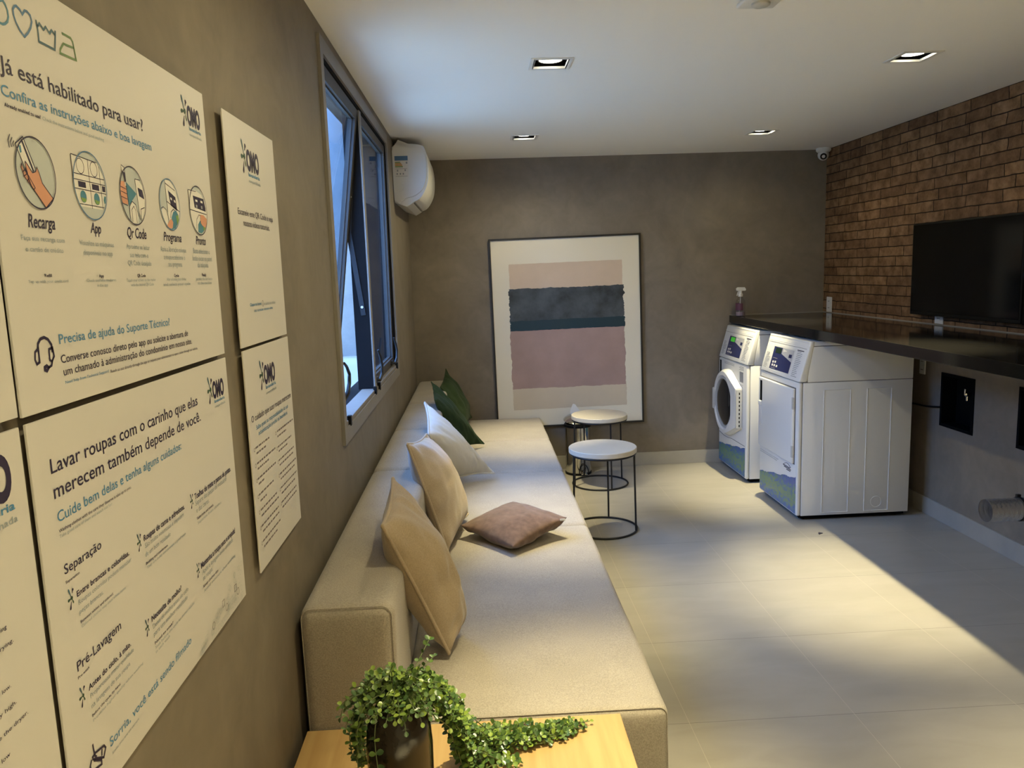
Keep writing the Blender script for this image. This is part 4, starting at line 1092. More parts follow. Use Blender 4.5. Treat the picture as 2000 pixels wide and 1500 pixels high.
# ---------------------------------------------------------------- printed signs on the left wall
SX = -0.4885                                    # face of the boards
class Prints:
    def __init__(self, board): self.b, self.p = board, {}
    def get(self, part):
        if part not in self.p: self.p[part] = (bmesh.new(), [])
        return self.p[part]
    def idx(self, part, m):
        ms = self.get(part)[1]
        if m not in ms: ms.append(m)
        return ms.index(m)
    def poly(self, part, pts, m, layer=0):
        bm, i = self.get(part)[0], self.idx(part, m)
        x = SX + .0005 + layer * .0002
        P3 = [Vector((a, b, 0)) for a, b in pts]
        vs = [bm.verts.new((x, a, b)) for a, b in pts]
        for t in tessellate_polygon([P3]):
            try: f = bm.faces.new([vs[k] for k in t])
            except ValueError: continue
            f.material_index = i
            f.normal_update()
            if f.normal.x < 0: f.normal_flip()
    def stroke(self, part, pts, w, m, closed=False, layer=0):
        n = len(pts); P = [Vector((a, b)) for a, b in pts]
        Lf, Rt = [], []
        for i, p in enumerate(P):
            a = P[i - 1] if (i or closed) else p; c = P[(i + 1) % n] if (i < n - 1 or closed) else p
            d1, d2 = (p - a), (c - p)
            d1 = d1.normalized() if d1.length > 1e-9 else d2.normalized(); d2 = d2.normalized() if d2.length > 1e-9 else d1
            n1, n2 = Vector((-d1.y, d1.x)), Vector((-d2.y, d2.x))
            m_ = (n1 + n2); m_ = m_.normalized() if m_.length > 1e-6 else n1
            k = w / 2 / max(.45, m_.dot(n1))
            Lf.append(p + m_ * k); Rt.append(p - m_ * k)
        for i in range(n if closed else n - 1):
            j = (i + 1) % n
            self.poly(part, [tuple(Lf[i]), tuple(Lf[j]), tuple(Rt[j]), tuple(Rt[i])], m, layer)
    def text(self, part, body, y0, y1, z, cap, m, bold=0, layer=0):
        cu = bpy.data.curves.new('lettering', 'FONT'); cu.body = body; cu.resolution_u = 5 if cap > .02 else 3 if cap > .008 else 2
        cu.offset = (.006, .020, .014, .050)[bold]
        ob = bpy.data.objects.new('lettering', cu)
        C.objects.link(ob)
        me = bpy.data.meshes.new_from_object(ob)
        bpy.data.objects.remove(ob); bpy.data.curves.remove(cu)
        if not me.vertices: return
        if bold == 2:
            for v in me.vertices: v.co.x += .25 * v.co.y
        xs_ = [v.co.x for v in me.vertices]; lo, hi = min(xs_), max(xs_)
        sx, sy = (y1 - y0) / (hi - lo), cap / CAP_H
        bm, i = self.get(part)[0], self.idx(part, m)
        x = SX + .0005 + layer * .0002
        vs = [bm.verts.new((x, y0 + (v.co.x - lo) * sx, z + v.co.y * sy)) for v in me.vertices]
        for p in me.polygons:
            try: f = bm.faces.new([vs[k] for k in p.vertices])
            except ValueError: continue
            f.material_index = i
            f.normal_update()
            if f.normal.x < 0: f.normal_flip()
        bpy.data.meshes.remove(me)
    def disc(self, part, c, r, m, layer=0, sy=1.0, n=36):
        self.poly(part, [(c[0] + r * math.cos(2 * math.pi * k / n), c[1] + r * sy * math.sin(2 * math.pi * k / n)) for k in range(n)], m, layer)
    def circle(self, part, c, r, w, m, layer=0, a0=0, a1=360, n=40, sy=1.0):
        pts = [(c[0] + r * math.cos(math.radians(a0 + (a1 - a0) * k / n)), c[1] + r * sy * math.sin(math.radians(a0 + (a1 - a0) * k / n))) for k in range(n if a1 - a0 >= 360 else n + 1)]
        self.stroke(part, pts, w, m, a1 - a0 >= 360, layer)
    def drop(self, part, c, tip, w, m, layer=0):
        c, tip = Vector(c), Vector(tip); d = tip - c; L = d.length; d.normalize(); s = Vector((-d.y, d.x))
        P = [c + d * (L * t) + s * (w * q) for t, q in ((0, .15), (.35, .22), (.7, .5), (.88, .5), (1, 0))] + [c + d * (L * t) - s * (w * q) for t, q in ((.88, .5), (.7, .5), (.35, .22), (0, .15))]
        self.poly(part, [tuple(p) for p in P], m, layer)
    def splash(self, part, c, h):
        """The brush-splash mark; h is about half its height."""
        G = 'print_leaf'
        self.drop(part, c, (c[0] - .42 * h, c[1] + .95 * h), .22 * h, 'print_s3')
        self.drop(part, c, (c[0] - .66 * h, c[1] - .08 * h), .26 * h, G)
        self.drop(part, (c[0] - .12 * h, c[1] - .3 * h), (c[0] - .38 * h, c[1] - .98 * h), .24 * h, 'print_navy')
        self.drop(part, c, (c[0] + .24 * h, c[1] - .58 * h), .18 * h, G)
        self.drop(part, (c[0] + .16 * h, c[1] + .36 * h), (c[0] + .36 * h, c[1] + .74 * h), .26 * h, 'print_navy')
        self.disc(part, c, .17 * h, G, 1, n=14)
    def logo(self, y0, y1, z, h, part='brand_logo'):
        self.text(part, 'OMO', y0, y1, z, h, 'print_navy', 3)
        w = y1 - y0
        self.text(part, 'lavanderia', y0 + .08 * w, y1, z - .34 * h, .20 * h, 'print_blue', 1)
        self.text(part, 'compartilhada', y0 + .06 * w, y1 + .02 * w, z - .66 * h, .17 * h, 'print_pale')
        self.splash(part, (y0 - .36 * h, z + .62 * h), .92 * h)
    def done(self):
        for part, (bm, ms) in self.p.items():
            bmesh.ops.translate(bm, verts=bm.verts, vec=(0, 0, 0))
            child(part.split('#')[0], bm, ms, self.b)
_cu = bpy.data.curves.new('lettering', 'FONT'); _cu.body = 'H'
_ob = bpy.data.objects.new('lettering', _cu); C.objects.link(_ob); _me = bpy.data.meshes.new_from_object(_ob)
CAP_H = max(v.co.y for v in _me.vertices)
bpy.data.objects.remove(_ob); bpy.data.curves.remove(_cu); bpy.data.meshes.remove(_me)

BOARDS = {
    'a': (.8310, 1.4985, 1.4625, 1.9400, 'large white instruction sign with five round step pictures, upper of the wide column'),
    'b': (.8345, 1.5000, .9740, 1.4545, 'large white washing care sign below the one with round step pictures'),
    'c': (1.6060, 1.9890, 1.4610, 1.9375, 'narrow white sign with a few lines of text, upper one nearest the window'),
    'd': (1.6110, 1.9940, .9740, 1.4545, 'narrow white sign with two columns of fine print, lower one nearest the window'),
    'e': (.1500, .8220, .9740, 1.4545, 'white sign at the lower left picture edge, mostly cut off'),
    'f': (.1500, .8235, 1.4650, 1.9400, 'blank sliver of white sign at the left picture edge, above the lower one'),
}
SIGN = {}
for k, (a, b, c, d, lb) in BOARDS.items():
    e_ = empty('instruction_sign', (SX, (a + b) / 2, c), lb, 'sign', 'instruction signs on the left wall')
    child('board', B((SX - .0032, SX, a, b, c, d), bevel=.0005, seg=1), 'sign_board', e_)
    child('shade_mount', B((XL, SX - .0034, a + .05, b - .05, c + .05, d - .05)), 'matte_black', e_)  # block blackened so the gap behind the board looks shaded
    SIGN[k] = Prints(e_)
COLS = {'n': 'print_navy', 'b': 'print_blue', 'g': 'print_pale', 'k': 'ink_dark', 's1': 'print_s1', 's2': 'print_s2', 's3': 'print_s3', 's4': 'print_s4'}
TEXTS = [
("a", "heading", "Já está habilitado para usar?", 0.8674, 1.2185, 1.8248, 0.0167, "n", 0),
("a", "subheading", "Confira as instruções abaixo e boa lavagem", 0.8648, 1.242, 1.8003, 0.0113, "b", 0),
("a", "caption", "Already enabled to use?", 0.8675, 0.9364, 1.7895, 0.0038, "n", 1),
("a", "caption", "Check the instructions below and good washing", 0.9396, 1.0866, 1.7889, 0.0041, "g", 0),
("a", "step_name", "Recarga", 0.885, 0.9402, 1.6657, 0.0145, "n", 2),
("a", "step_name", "App", 1.0235, 1.0517, 1.6665, 0.013, "n", 2),
("a", "step_name", "Qr Code", 1.1285, 1.192, 1.6654, 0.0144, "n", 2),
("a", "step_name", "Programa", 1.2558, 1.3299, 1.666, 0.0136, "n", 2),
("a", "step_name", "Pronto", 1.3971, 1.4466, 1.6652, 0.0143, "n", 2),
("a", "step_text", "Faça sua recarga com", 0.8685, 0.9573, 1.6512, 0.0055, "g", 0),
("a", "step_text", "o cartão de crédito", 0.8743, 0.952, 1.6392, 0.0055, "g", 0),
("a", "step_text", "Visualize as máquinas", 0.9918, 1.0832, 1.6501, 0.0063, "g", 0),
("a", "step_text", "disponíveis no app", 0.9991, 1.0772, 1.6383, 0.0063, "g", 0),
("a", "step_text", "Aproxime ao leitor", 1.1216, 1.1989, 1.6495, 0.0071, "g", 0),
("a", "step_text", "sua tela com o", 1.1295, 1.1916, 1.6378, 0.0072, "g", 0),
("a", "step_text", "QR Code desejado", 1.1211, 1.1997, 1.6263, 0.0071, "g", 0),
("a", "step_text", "Após a liberação coloque", 1.2398, 1.3462, 1.6493, 0.0079, "g", 0),
("a", "step_text", "a roupa e selecione o", 1.2488, 1.3381, 1.637, 0.008, "g", 0),
("a", "step_text", "seu programa", 1.2645, 1.3227, 1.6257, 0.0081, "g", 0),
("a", "step_text", "Basta selecionar o", 1.3798, 1.4625, 1.6494, 0.0088, "g", 0),
("a", "step_text", "botão iniciar no painel", 1.3736, 1.4708, 1.6368, 0.0088, "g", 0),
("a", "step_text", "da máquina", 1.3946, 1.4494, 1.6253, 0.0089, "g", 0),
("a", "step_text", "Refill", 0.9053, 0.9204, 1.6112, 0.0034, "n", 1),
("a", "step_text", "App", 1.0322, 1.0456, 1.61, 0.0039, "n", 1),
("a", "step_text", "QR Code", 1.1469, 1.1751, 1.6097, 0.0044, "n", 1),
("a", "step_text", "Cycle", 1.2834, 1.3038, 1.609, 0.0049, "n", 1),
("a", "step_text", "Ready", 1.4119, 1.4333, 1.6096, 0.0054, "n", 1),
("a", "step_text", "Top up with your credit card", 0.8717, 0.9554, 1.6048, 0.0033, "g", 0),
("a", "step_text", "Check available machines", 0.9992, 1.0792, 1.6045, 0.0038, "g", 0),
("a", "step_text", "in the app", 1.025, 1.0547, 1.5982, 0.0039, "g", 0),
("a", "step_text", "Touch your screen on the reader", 1.1109, 1.21, 1.6035, 0.0042, "g", 0),
("a", "step_text", "with the desired QR Code", 1.1232, 1.201, 1.5968, 0.0043, "g", 0),
("a", "step_text", "After unlocking place clothes", 1.2516, 1.3342, 1.6032, 0.0048, "g", 0),
("a", "step_text", "and select your cycle", 1.2368, 1.3521, 1.5953, 0.0047, "g", 0),
("a", "step_text", "Just select the start button", 1.3797, 1.4641, 1.6025, 0.0053, "g", 0),
("a", "step_text", "on the machine", 1.3869, 1.4581, 1.5955, 0.0053, "g", 0),
("a", "support_text", "Precisa de ajuda do Suporte Técnico?", 0.9195, 1.2474, 1.5337, 0.0112, "b", 0),
("a", "support_text", "Converse conosco direto pelo app ou solicite a abertura de", 0.9187, 1.3195, 1.5112, 0.0094, "n", 0),
("a", "support_text", "um chamado à administração do condomínio em nosso site.", 0.9209, 1.3337, 1.4964, 0.0094, "n", 0),
("a", "support_text", "Need help from Technical Support?", 0.9223, 1.0312, 1.4864, 0.0035, "b", 0),
("a", "support_text", "Reach us out directly through the app or request your administrator to open a ticket through our website.", 1.0356, 1.3577, 1.4847, 0.004, "n", 0),
("b", "heading", "Lavar roupas com o carinho que elas", 0.8704, 1.3336, 1.3908, 0.0169, "n", 0),
("b", "heading", "merecem também depende de você.", 0.8708, 1.341, 1.3615, 0.0169, "n", 0),
("b", "subheading", "Cuide bem delas e tenha alguns cuidados:", 0.8721, 1.2451, 1.3333, 0.0125, "b", 0),
("b", "caption", "Washing clothes with the care they deserve is also up to you.", 0.8717, 1.0582, 1.321, 0.004, "n", 0),
("b", "caption", "Take good care of them and watch out for:", 0.8716, 1.0006, 1.3147, 0.004, "g", 0),
("b", "section_title", "Separação", 0.8728, 0.9611, 1.2706, 0.0114, "n", 0),
("b", "section_title", "Separation", 0.8725, 0.9039, 1.2594, 0.0034, "n", 0),
("b", "section_title", "Pré-Lavagem", 0.8747, 0.9876, 1.1496, 0.0121, "n", 0),
("b", "section_title", "Pre-wash", 0.8741, 0.9004, 1.1404, 0.0035, "n", 0),
("b", "tip_text", "Entre brancas e coloridas.", 0.8926, 1.0316, 1.2349, 0.007, "n", 1),
("b", "tip_text", "Roupas de cama e edredons.", 1.0795, 1.2342, 1.2368, 0.0084, "n", 1),
("b", "tip_text", "Toalhas de mesa e panos de prato.", 1.2802, 1.4724, 1.2374, 0.0099, "n", 1),
("b", "tip_text", "Mantenha a roupa seca e arejada!", 1.2795, 1.4662, 1.1161, 0.01, "n", 1),
("b", "tip_text", "Necessita de molho?", 1.0775, 1.1906, 1.1161, 0.0084, "n", 1),
("b", "tip_text", "Antes do ciclo, à mão.", 0.8935, 1.0088, 1.1148, 0.0071, "n", 1),
("b", "tip_text", "Roupas coloridas podem manchar", 0.8939, 1.0362, 1.2245, 0.0058, "g", 0),
("b", "tip_text", "peças brancas.", 0.8936, 0.9533, 1.2129, 0.0058, "g", 0),
("b", "tip_text", "São muito volumosas e impedem", 1.0811, 1.228, 1.2259, 0.007, "g", 0),
("b", "tip_text", "de um bom resultado", 1.0792, 1.1707, 1.2133, 0.007, "g", 0),
("b", "tip_text", "Separe das peças de vestuário", 1.281, 1.4445, 1.2266, 0.0083, "g", 0),
("b", "tip_text", "e das cores.", 1.2825, 1.3451, 1.2138, 0.0083, "g", 0),
("b", "tip_text", "Após a lavagem evite umidade", 1.2826, 1.4499, 1.1042, 0.0083, "g", 0),
("b", "tip_text", "na roupa.", 1.2831, 1.3315, 1.093, 0.0083, "g", 0),
("b", "tip_text", "Deixe de molho antes do ciclo", 1.079, 1.2175, 1.1044, 0.007, "g", 0),
("b", "tip_text", "para um melhor resultado", 1.0789, 1.2112, 1.0929, 0.007, "g", 0),
("b", "tip_text", "Proporciona maior qualidade", 0.8951, 1.0147, 1.1039, 0.0059, "g", 0),
("b", "tip_text", "na lavagem de sua roupa", 0.8951, 1.0008, 1.091, 0.0059, "g", 0),
("b", "tip_text", "Between whites and colored.", 0.8938, 0.9775, 1.2013, 0.0035, "n", 0),
("b", "tip_text", "Bedding and comforters.", 1.0788, 1.1577, 1.2015, 0.0042, "n", 0),
("b", "tip_text", "Tablecloths and towels.", 1.2814, 1.3648, 1.2014, 0.005, "n", 0),
("b", "tip_text", "Keep clothes dry.", 1.2822, 1.3588, 1.0808, 0.005, "n", 0),
("b", "tip_text", "Need to soak?", 1.0797, 1.1481, 1.0801, 0.0042, "n", 0),
("b", "tip_text", "Before the cycle, by hand.", 0.8944, 0.97, 1.08, 0.0035, "n", 0),
("b", "tip_text", "Colored clothes may stain white items", 0.8945, 1.0114, 1.1951, 0.0035, "g", 0),
("b", "tip_text", "They are bulky and prevent a good wash", 1.0799, 1.2282, 1.1951, 0.0042, "g", 0),
("b", "tip_text", "Separate from clothes", 1.2832, 1.4047, 1.1934, 0.005, "g", 0),
("b", "tip_text", "Avoid moisture after washing", 1.2816, 1.4556, 1.0721, 0.005, "g", 0),
("b", "tip_text", "Soak before the cycle for better results", 1.0796, 1.2357, 1.0731, 0.0042, "g", 0),
("b", "tip_text", "in each wash", 1.0795, 1.1315, 1.0664, 0.0042, "g", 0),
("b", "tip_text", "Provides higher quality when washing", 0.8953, 1.0373, 1.0732, 0.0035, "g", 0),
("b", "notice", "Sorria, você está sendo filmado", 0.9272, 1.2089, 1.0185, 0.0117, "b", 0),
("b", "notice", "Smile, you are on camera", 0.9298, 1.0085, 1.0067, 0.0037, "g", 0),
("c", "instruction_text", "Escaneie este QR Code e veja", 1.6573, 1.9332, 1.7369, 0.0127, "n", 0),
("c", "instruction_text", "nossos vídeos tutoriais.", 1.6905, 1.8982, 1.7146, 0.013, "n", 0),
("c", "instruction_text", "Clique no ícone", 1.6883, 1.776, 1.5441, 0.0065, "b", 1),
("c", "instruction_text", "e assista aos vídeos", 1.8014, 1.8981, 1.5423, 0.0069, "g", 0),
("c", "instruction_text", "ou acesse nosso site", 1.7168, 1.8708, 1.5306, 0.0066, "b", 0),
("d", "heading", "O cuidado que suas roupas merecem", 1.6315, 1.9779, 1.2998, 0.0136, "n", 0),
("d", "subheading", "Saiba quais as responsabilidades da sua", 1.6597, 1.9435, 1.2791, 0.0096, "b", 0),
("d", "subheading", "administração predial na lavanderia", 1.6748, 1.9309, 1.2644, 0.0097, "b", 0),
("e", "list_text", "ing", 0.749, 0.7591, 1.2603, 0.0045, "n", 0),
("e", "list_text", "drying.", 0.7384, 0.7668, 1.2423, 0.0044, "n", 0),
("e", "list_text", "dry low.", 0.7237, 0.7536, 1.1998, 0.0043, "n", 0),
("e", "list_text", "dry high.", 0.7211, 0.7589, 1.1793, 0.0043, "n", 0),
("e", "list_text", "use the dryer.", 0.7158, 0.7749, 1.158, 0.0043, "n", 0),
("e", "list_text", "dry low", 0.7088, 0.7386, 1.1346, 0.0043, "n", 0)]
LOGOS = [('a', 1.4099, 1.4713, 1.8715, 0.0296), ('b', 1.4122, 1.4741, 1.3889, 0.0282), ('c', 1.7502, 1.8454, 1.8385, 0.0405), ('d', 1.7516, 1.8464, 1.3666, 0.0383)]
STROKES = [
('a', 'care_symbol', 0.0028, 's1', [(0.8783, 1.8969), (0.888, 1.9011), (0.8918, 1.8983), (0.8948, 1.8931), (0.8951, 1.887), (0.8927, 1.8811), (0.8873, 1.8772), (0.8825, 1.8754), (0.8772, 1.8754), (0.8739, 1.8764)], 0),
('a', 'care_symbol', 0.0028, 's2', [(0.9231, 1.8978), (0.9195, 1.9015), (0.9132, 1.9034), (0.9091, 1.9018), (0.9056, 1.8976), (0.9056, 1.8918), (0.9084, 1.8854), (0.9146, 1.8788), (0.9223, 1.8741), (0.9307, 1.8808), (0.9373, 1.8881), (0.941, 1.8958), (0.9392, 1.9018), (0.9337, 1.9041), (0.9287, 1.9036)], 1),
('a', 'care_symbol', 0.0028, 's3', [(0.9502, 1.9005), (0.9518, 1.8913), (0.9519, 1.8775), (0.9855, 1.8775), (0.9912, 1.9007)], 0),
('a', 'care_symbol', 0.0028, 's3', [(0.9517, 1.8935), (0.957, 1.8987), (0.9645, 1.894), (0.9698, 1.8986), (0.9774, 1.8935), (0.9824, 1.8987), (0.9894, 1.895)], 0),
('a', 'care_symbol', 0.0028, 's4', [(1.0059, 1.9024), (1.0267, 1.9025), (1.0309, 1.8991), (1.0349, 1.8784), (0.9968, 1.877), (0.9985, 1.8819), (1.0073, 1.8905), (1.033, 1.8922)], 0),
('a', 'headset_icon', 0.0035, 'n', [(0.8744, 1.533), (0.8755, 1.538), (0.8811, 1.5427), (0.8891, 1.544), (0.8964, 1.5413), (0.9023, 1.5347), (0.9026, 1.5258)], 0),
('a', 'headset_icon', 0.003, 'n', [(0.8682, 1.5294), (0.875, 1.5329), (0.8747, 1.5175), (0.8692, 1.516), (0.8664, 1.5211)], 1),
('a', 'headset_icon', 0.003, 'n', [(0.8961, 1.53), (0.9037, 1.531), (0.9051, 1.5211), (0.8994, 1.5156), (0.8953, 1.5178)], 1),
('a', 'headset_icon', 0.003, 'n', [(0.9007, 1.5172), (0.8978, 1.5113), (0.8903, 1.5093)], 0),
('a', 'headset_icon', 0.004, 'n', [(0.8834, 1.5108), (0.8877, 1.512), (0.891, 1.5095), (0.8872, 1.5065), (0.8834, 1.5079)], 1),
('b', 'camera_icon', 0.003, 'n', [(0.8876, 1.0489), (0.8889, 1.0354), (0.9123, 1.0308), (0.9158, 1.0257), (0.9091, 1.0172), (0.8906, 1.0279)], 0),
('b', 'camera_icon', 0.003, 'n', [(0.8842, 1.034), (0.8885, 1.0338), (0.892, 1.0296), (0.8889, 1.0281), (0.8845, 1.0311)], 1),
('b', 'camera_icon', 0.003, 'n', [(0.9067, 1.0299), (0.9049, 1.0219)], 0),
('b', 'camera_icon', 0.003, 'n', [(0.8814, 1.0323), (0.8768, 1.0265), (0.8782, 1.0183), (0.9027, 1.0123), (0.9032, 1.0175), (0.8856, 1.0285)], 0)]
DASHES = [(1.6418, 1.7535, 1.2406), (1.6466, 1.7257, 1.2279), (1.6444, 1.7967, 1.206), (1.646, 1.7402, 1.1938), (1.6401, 1.7913, 1.1727), (1.6444, 1.6875, 1.1608), (1.6402, 1.7609, 1.1376), (1.6467, 1.6972, 1.1224), (1.6433, 1.7814, 1.1026), (1.6464, 1.7927, 1.0888), (1.6402, 1.7861, 1.0674), (1.647, 1.7866, 1.0534), (1.6409, 1.792, 1.0332), (1.6464, 1.7605, 1.0191), (1.824, 1.9865, 1.2397), (1.8229, 1.9071, 1.2273), (1.8203, 1.9529, 1.2026), (1.8245, 1.9084, 1.1913), (1.8189, 1.97, 1.17), (1.8229, 1.9664, 1.1576), (1.8199, 1.9823, 1.1365), (1.8239, 1.9649, 1.1234), (1.8195, 1.9811, 1.1028), (1.8216, 1.9574, 1.0884), (1.8169, 1.9738, 1.0679), (1.8187, 1.9722, 1.0546)]
CIRC = [(0.912, 1.7263, 0.039, 0.0401), (1.0348, 1.7256, 0.0422, 0.0397), (1.1584, 1.7251, 0.0407, 0.0403), (1.2924, 1.7243, 0.0402, 0.0408), (1.4214, 1.7247, 0.0422, 0.0406)]

def block(part, body, a, b, z):
    """Which printed block of its sign a line belongs to: its column, tip or section."""
    m = (a + b) / 2
    if part in ('step_text', 'step_name'): return part + '#%d' % min(range(5), key=lambda i: abs(CIRC[i][0] - m))
    if part == 'tip_text': return part + '#%d%d' % (a > 1.05 and 1 + (a > 1.25), z < 1.15)
    if part == 'section_title': return part + '#%d' % (z < 1.2)
    if part == 'list_text': return part + '#' + body
    if part == 'support_text': return ('support_heading' if z > 1.53 else 'support_text') 
    if part == 'instruction_text' and z < 1.6: return 'footnote'
    return part
for sg, part, body, a, b, z, cap, col, bold in TEXTS: SIGN[sg].text(block(part, body, a, b, z), body, a, b, z, cap, COLS[col], bold)
for sg, a, b, z, h in LOGOS: SIGN[sg].logo(a, b, z, h)
SIGN['e'].logo(.694, .798, 1.388, .043)
for sg, part, w, col, pts, cl in STROKES: SIGN[sg].stroke(part + ('#' + col if part == 'care_symbol' else ''), pts, w, COLS[col], bool(cl))
random.seed(2)
for a, b, z in DASHES:                          # fine print too small to read: word-sized marks
    x = a
    while x < b - .004:
        w = min(random.uniform(.008, .022), b - x)
        SIGN['d'].poly('fine_print#%d' % (a > 1.8), [(x, z), (x + w, z), (x + w, z + .0042), (x, z + .0042)], 'print_line'); x += w + .004
for z in (1.2406, 1.206, 1.1727, 1.1376, 1.1026, 1.0674, 1.0332): SIGN['d'].circle('fine_print#0', (1.634, z), .004, .0012, 'print_line', n=14)
for z in (1.2397, 1.2026, 1.170, 1.1365, 1.1028, 1.0679): SIGN['d'].circle('fine_print#1', (1.812, z), .004, .0012, 'print_line', n=14)
SIGN['c'].circle('footnote', (1.789, 1.5465), .0065, .0015, 'print_line', n=20)
for c in ((.881, 1.239), (1.066, 1.241), (1.268, 1.240), (1.267, 1.120), (1.063, 1.116), (.880, 1.117)): SIGN['b'].splash('tip_marker#%.3f%.3f' % c, c, .0135)
S = SIGN['b']
for (c, q) in (((1.440, 1.014), 0), ((1.453, 1.002), 1), ((1.369, 1.014), 0), ((1.385, 1.000), 1), ((1.312, .998), 1)):
    if q: S.circle('corner_pattern', c, .0065, .0013, 'print_line', n=18)
    else: S.stroke('corner_pattern', [(c[0] - .006, c[1] - .006), (c[0] + .006, c[1] - .006), (c[0] + .006, c[1] + .006), (c[0] - .006, c[1] + .006)], .0013, 'print_line', True)
random.seed(6)
for k in range(70):                             # faint line pattern in the corner
    y = random.uniform(1.24, 1.49); z = random.uniform(.980, .980 + .075 * (y - 1.22) / .27)
    if random.random() < .5: S.circle('corner_pattern', (y, z), .005, .0007, 'print_circle', n=10)
    else: S.stroke('corner_pattern', [(y - .005, z - .004), (y + .005, z - .004), (y + .005, z + .004), (y - .005, z + .004)], .0007, 'print_circle', True)
S = SIGN['a']
K = 'print_navy'
def pic_step(i):
    (y, z, r, rz) = CIRC[i]; part = 'step_picture#%d' % i
    T_ = lambda pts: [(y + a * r, z + b * rz) for a, b in pts]
    S.disc(part, (y, z), r, 'print_circle')
    if i == 0:
        S.poly(part, [(.8781, 1.7532), (.8939, 1.7629), (.9115, 1.7315), (.9074, 1.7275), (.895, 1.7225)], 'print_white', 1)
        S.stroke(part, [(.8781, 1.7532), (.8939, 1.7629), (.9115, 1.7315)], .0014, K, layer=2); S.stroke(part, [(.8908, 1.7596), (.9074, 1.7275)], .0030, K, layer=2); S.stroke(part, [(.8781, 1.7532), (.895, 1.7225)], .0012, K, layer=2)
        S.poly(part, [(.8843, 1.7518), (.8881, 1.7531), (.8884, 1.7456), (.8851, 1.7445)], 'print_teal', 2)
        arm = [(.8925, 1.7366), (.8962, 1.7337), (.9045, 1.7257), (.9107, 1.7279), (.9144, 1.7333), (.9177, 1.7274), (.9218, 1.7164), (.9415, 1.701), (.9239, 1.6893), (.8988, 1.7111), (.8947, 1.721), (.892, 1.7345)]
        S.poly(part, arm, 'print_skin', 3); S.stroke(part, arm, .0011, K, True, 4)
        fg = [(.8852, 1.7336), (.883, 1.7292), (.8857, 1.7248), (.8871, 1.7201), (.8923, 1.7159), (.8976, 1.7117), (.903, 1.7073), (.9061, 1.7098), (.896, 1.7212), (.8888, 1.7279)]
        S.poly(part, fg, 'print_skin', 1); S.stroke(part, fg, .0011, K, True, 4)
        for a, b in (((.8857, 1.7248), (.8890, 1.7268)), ((.8871, 1.7201), (.8925, 1.7232)), ((.8923, 1.7159), (.8960, 1.7190))): S.stroke(part, [a, b], .001, K, layer=4)
        for w in ([(.8706, 1.7616), (.8663, 1.7549), (.8669, 1.7471)], [(.874, 1.7589), (.87, 1.7535), (.8712, 1.7484)], [(.8767, 1.756), (.8745, 1.7529), (.875, 1.7497)]): S.stroke(part, w, .0012, K, layer=1)
    elif i == 1:
        S.poly(part, T_([(-.98, .86), (.55, .80), (.88, .42), (.97, 0), (.9, -.42), (.68, -.70), (-.68, -.70), (-.9, -.42), (-.98, 0)]), 'print_white', 1)
        for p in ([(-.98, .86), (.52, .80)], [(-.98, .86), (-.98, 0)], [(-.96, .30), (.93, .30)], [(-.97, .12), (.97, .12)], [(-.95, -.16), (.97, -.16)], [(-.75, -.62), (.75, -.62)], [(-.02, .82), (-.02, -.72)], [(.66, .70), (.66, -.68)]): S.stroke(part, T_(p), .0010, K, layer=2)
        for cx in (-.50, .32):
            c = (y + cx * r, z + .56 * rz); S.circle(part, c, .22 * r, .0009, K, 2, n=20)
            S.poly(part, T_([(cx - .22, -.10), (cx + .22, -.10), (cx + .22, .08), (cx - .22, .08)]), K, 2)
            c = (y + cx * r, z - .38 * rz); S.disc(part, c, .24 * r, 'print_white', 2, n=24); S.disc(part, c, .18 * r, 'print_teal', 3, n=24)
            S.poly(part, [(c[0] - .17 * r, c[1] - .03 * r), (c[0] + .17 * r, c[1] - .06 * r), (c[0] + .10 * r, c[1] - .155 * r), (c[0] - .09 * r, c[1] - .155 * r)], 'print_green', 4)
        S.poly(part, T_([(.74, -.10), (.93, -.10), (.95, .08), (.74, .08)]), K, 2); S.poly(part, T_([(.75, -.38), (.82, -.24), (.93, -.26), (.88, -.46), (.80, -.50)]), 'print_teal', 3)
    elif i == 2:
        S.poly(part, T_([(-.55, .48), (.32, .10), (-.40, -.38)]), 'print_teal', 1)
        S.poly(part, T_([(.28, .62), (.50, .66), (.85, .44), (.98, .0), (.86, -.46), (.60, -.78), (.36, -.5)]), 'print_white', 1)
        S.poly(part, T_([(.44, .34), (.82, .28), (.93, -.04), (.52, .04)]), K, 2)
        S.stroke(part, T_([(.28, .62), (.36, -.2), (.40, -.80)]), .0012, K, layer=2); S.stroke(part, T_([(.28, .62), (.70, .62)]), .0012, K, layer=2)
        S.poly(part, T_([(-.42, -.62), (-.34, -.34), (-.12, -.20), (.14, -.30), (.28, -.6), (.22, -.95), (-.22, -.96)]), 'print_white', 2); S.stroke(part, T_([(-.42, -.86), (-.38, -.40), (-.14, -.20), (.14, -.30), (.30, -.7)]), .0013, K, layer=3)
        S.stroke(part, T_([(-.22, -.92), (-.22, -.50), (-.04, -.36), (.10, -.50), (.12, -.94)]), .0010, K, layer=3)
        S.stroke(part, T_([(.48, -.84), (.54, -.42), (.86, -.34)]), .0012, K, layer=3)
        S.poly(part, T_([(-.74, .98), (-.50, .92), (-.44, .30), (-.56, .28)]), 'print_white', 3); S.poly(part, T_([(-.68, .78), (-.50, .74), (-.46, .44), (-.58, .42)]), K, 4); S.stroke(part, T_([(-.74, .98), (-.50, .92), (-.44, -.36)]), .0012, K, layer=4)
        S.poly(part, T_([(-.90, .42), (-.62, .44), (-.48, .22), (-.46, -.34), (-.86, -.32), (-.98, 0)]), 'print_skin', 2)
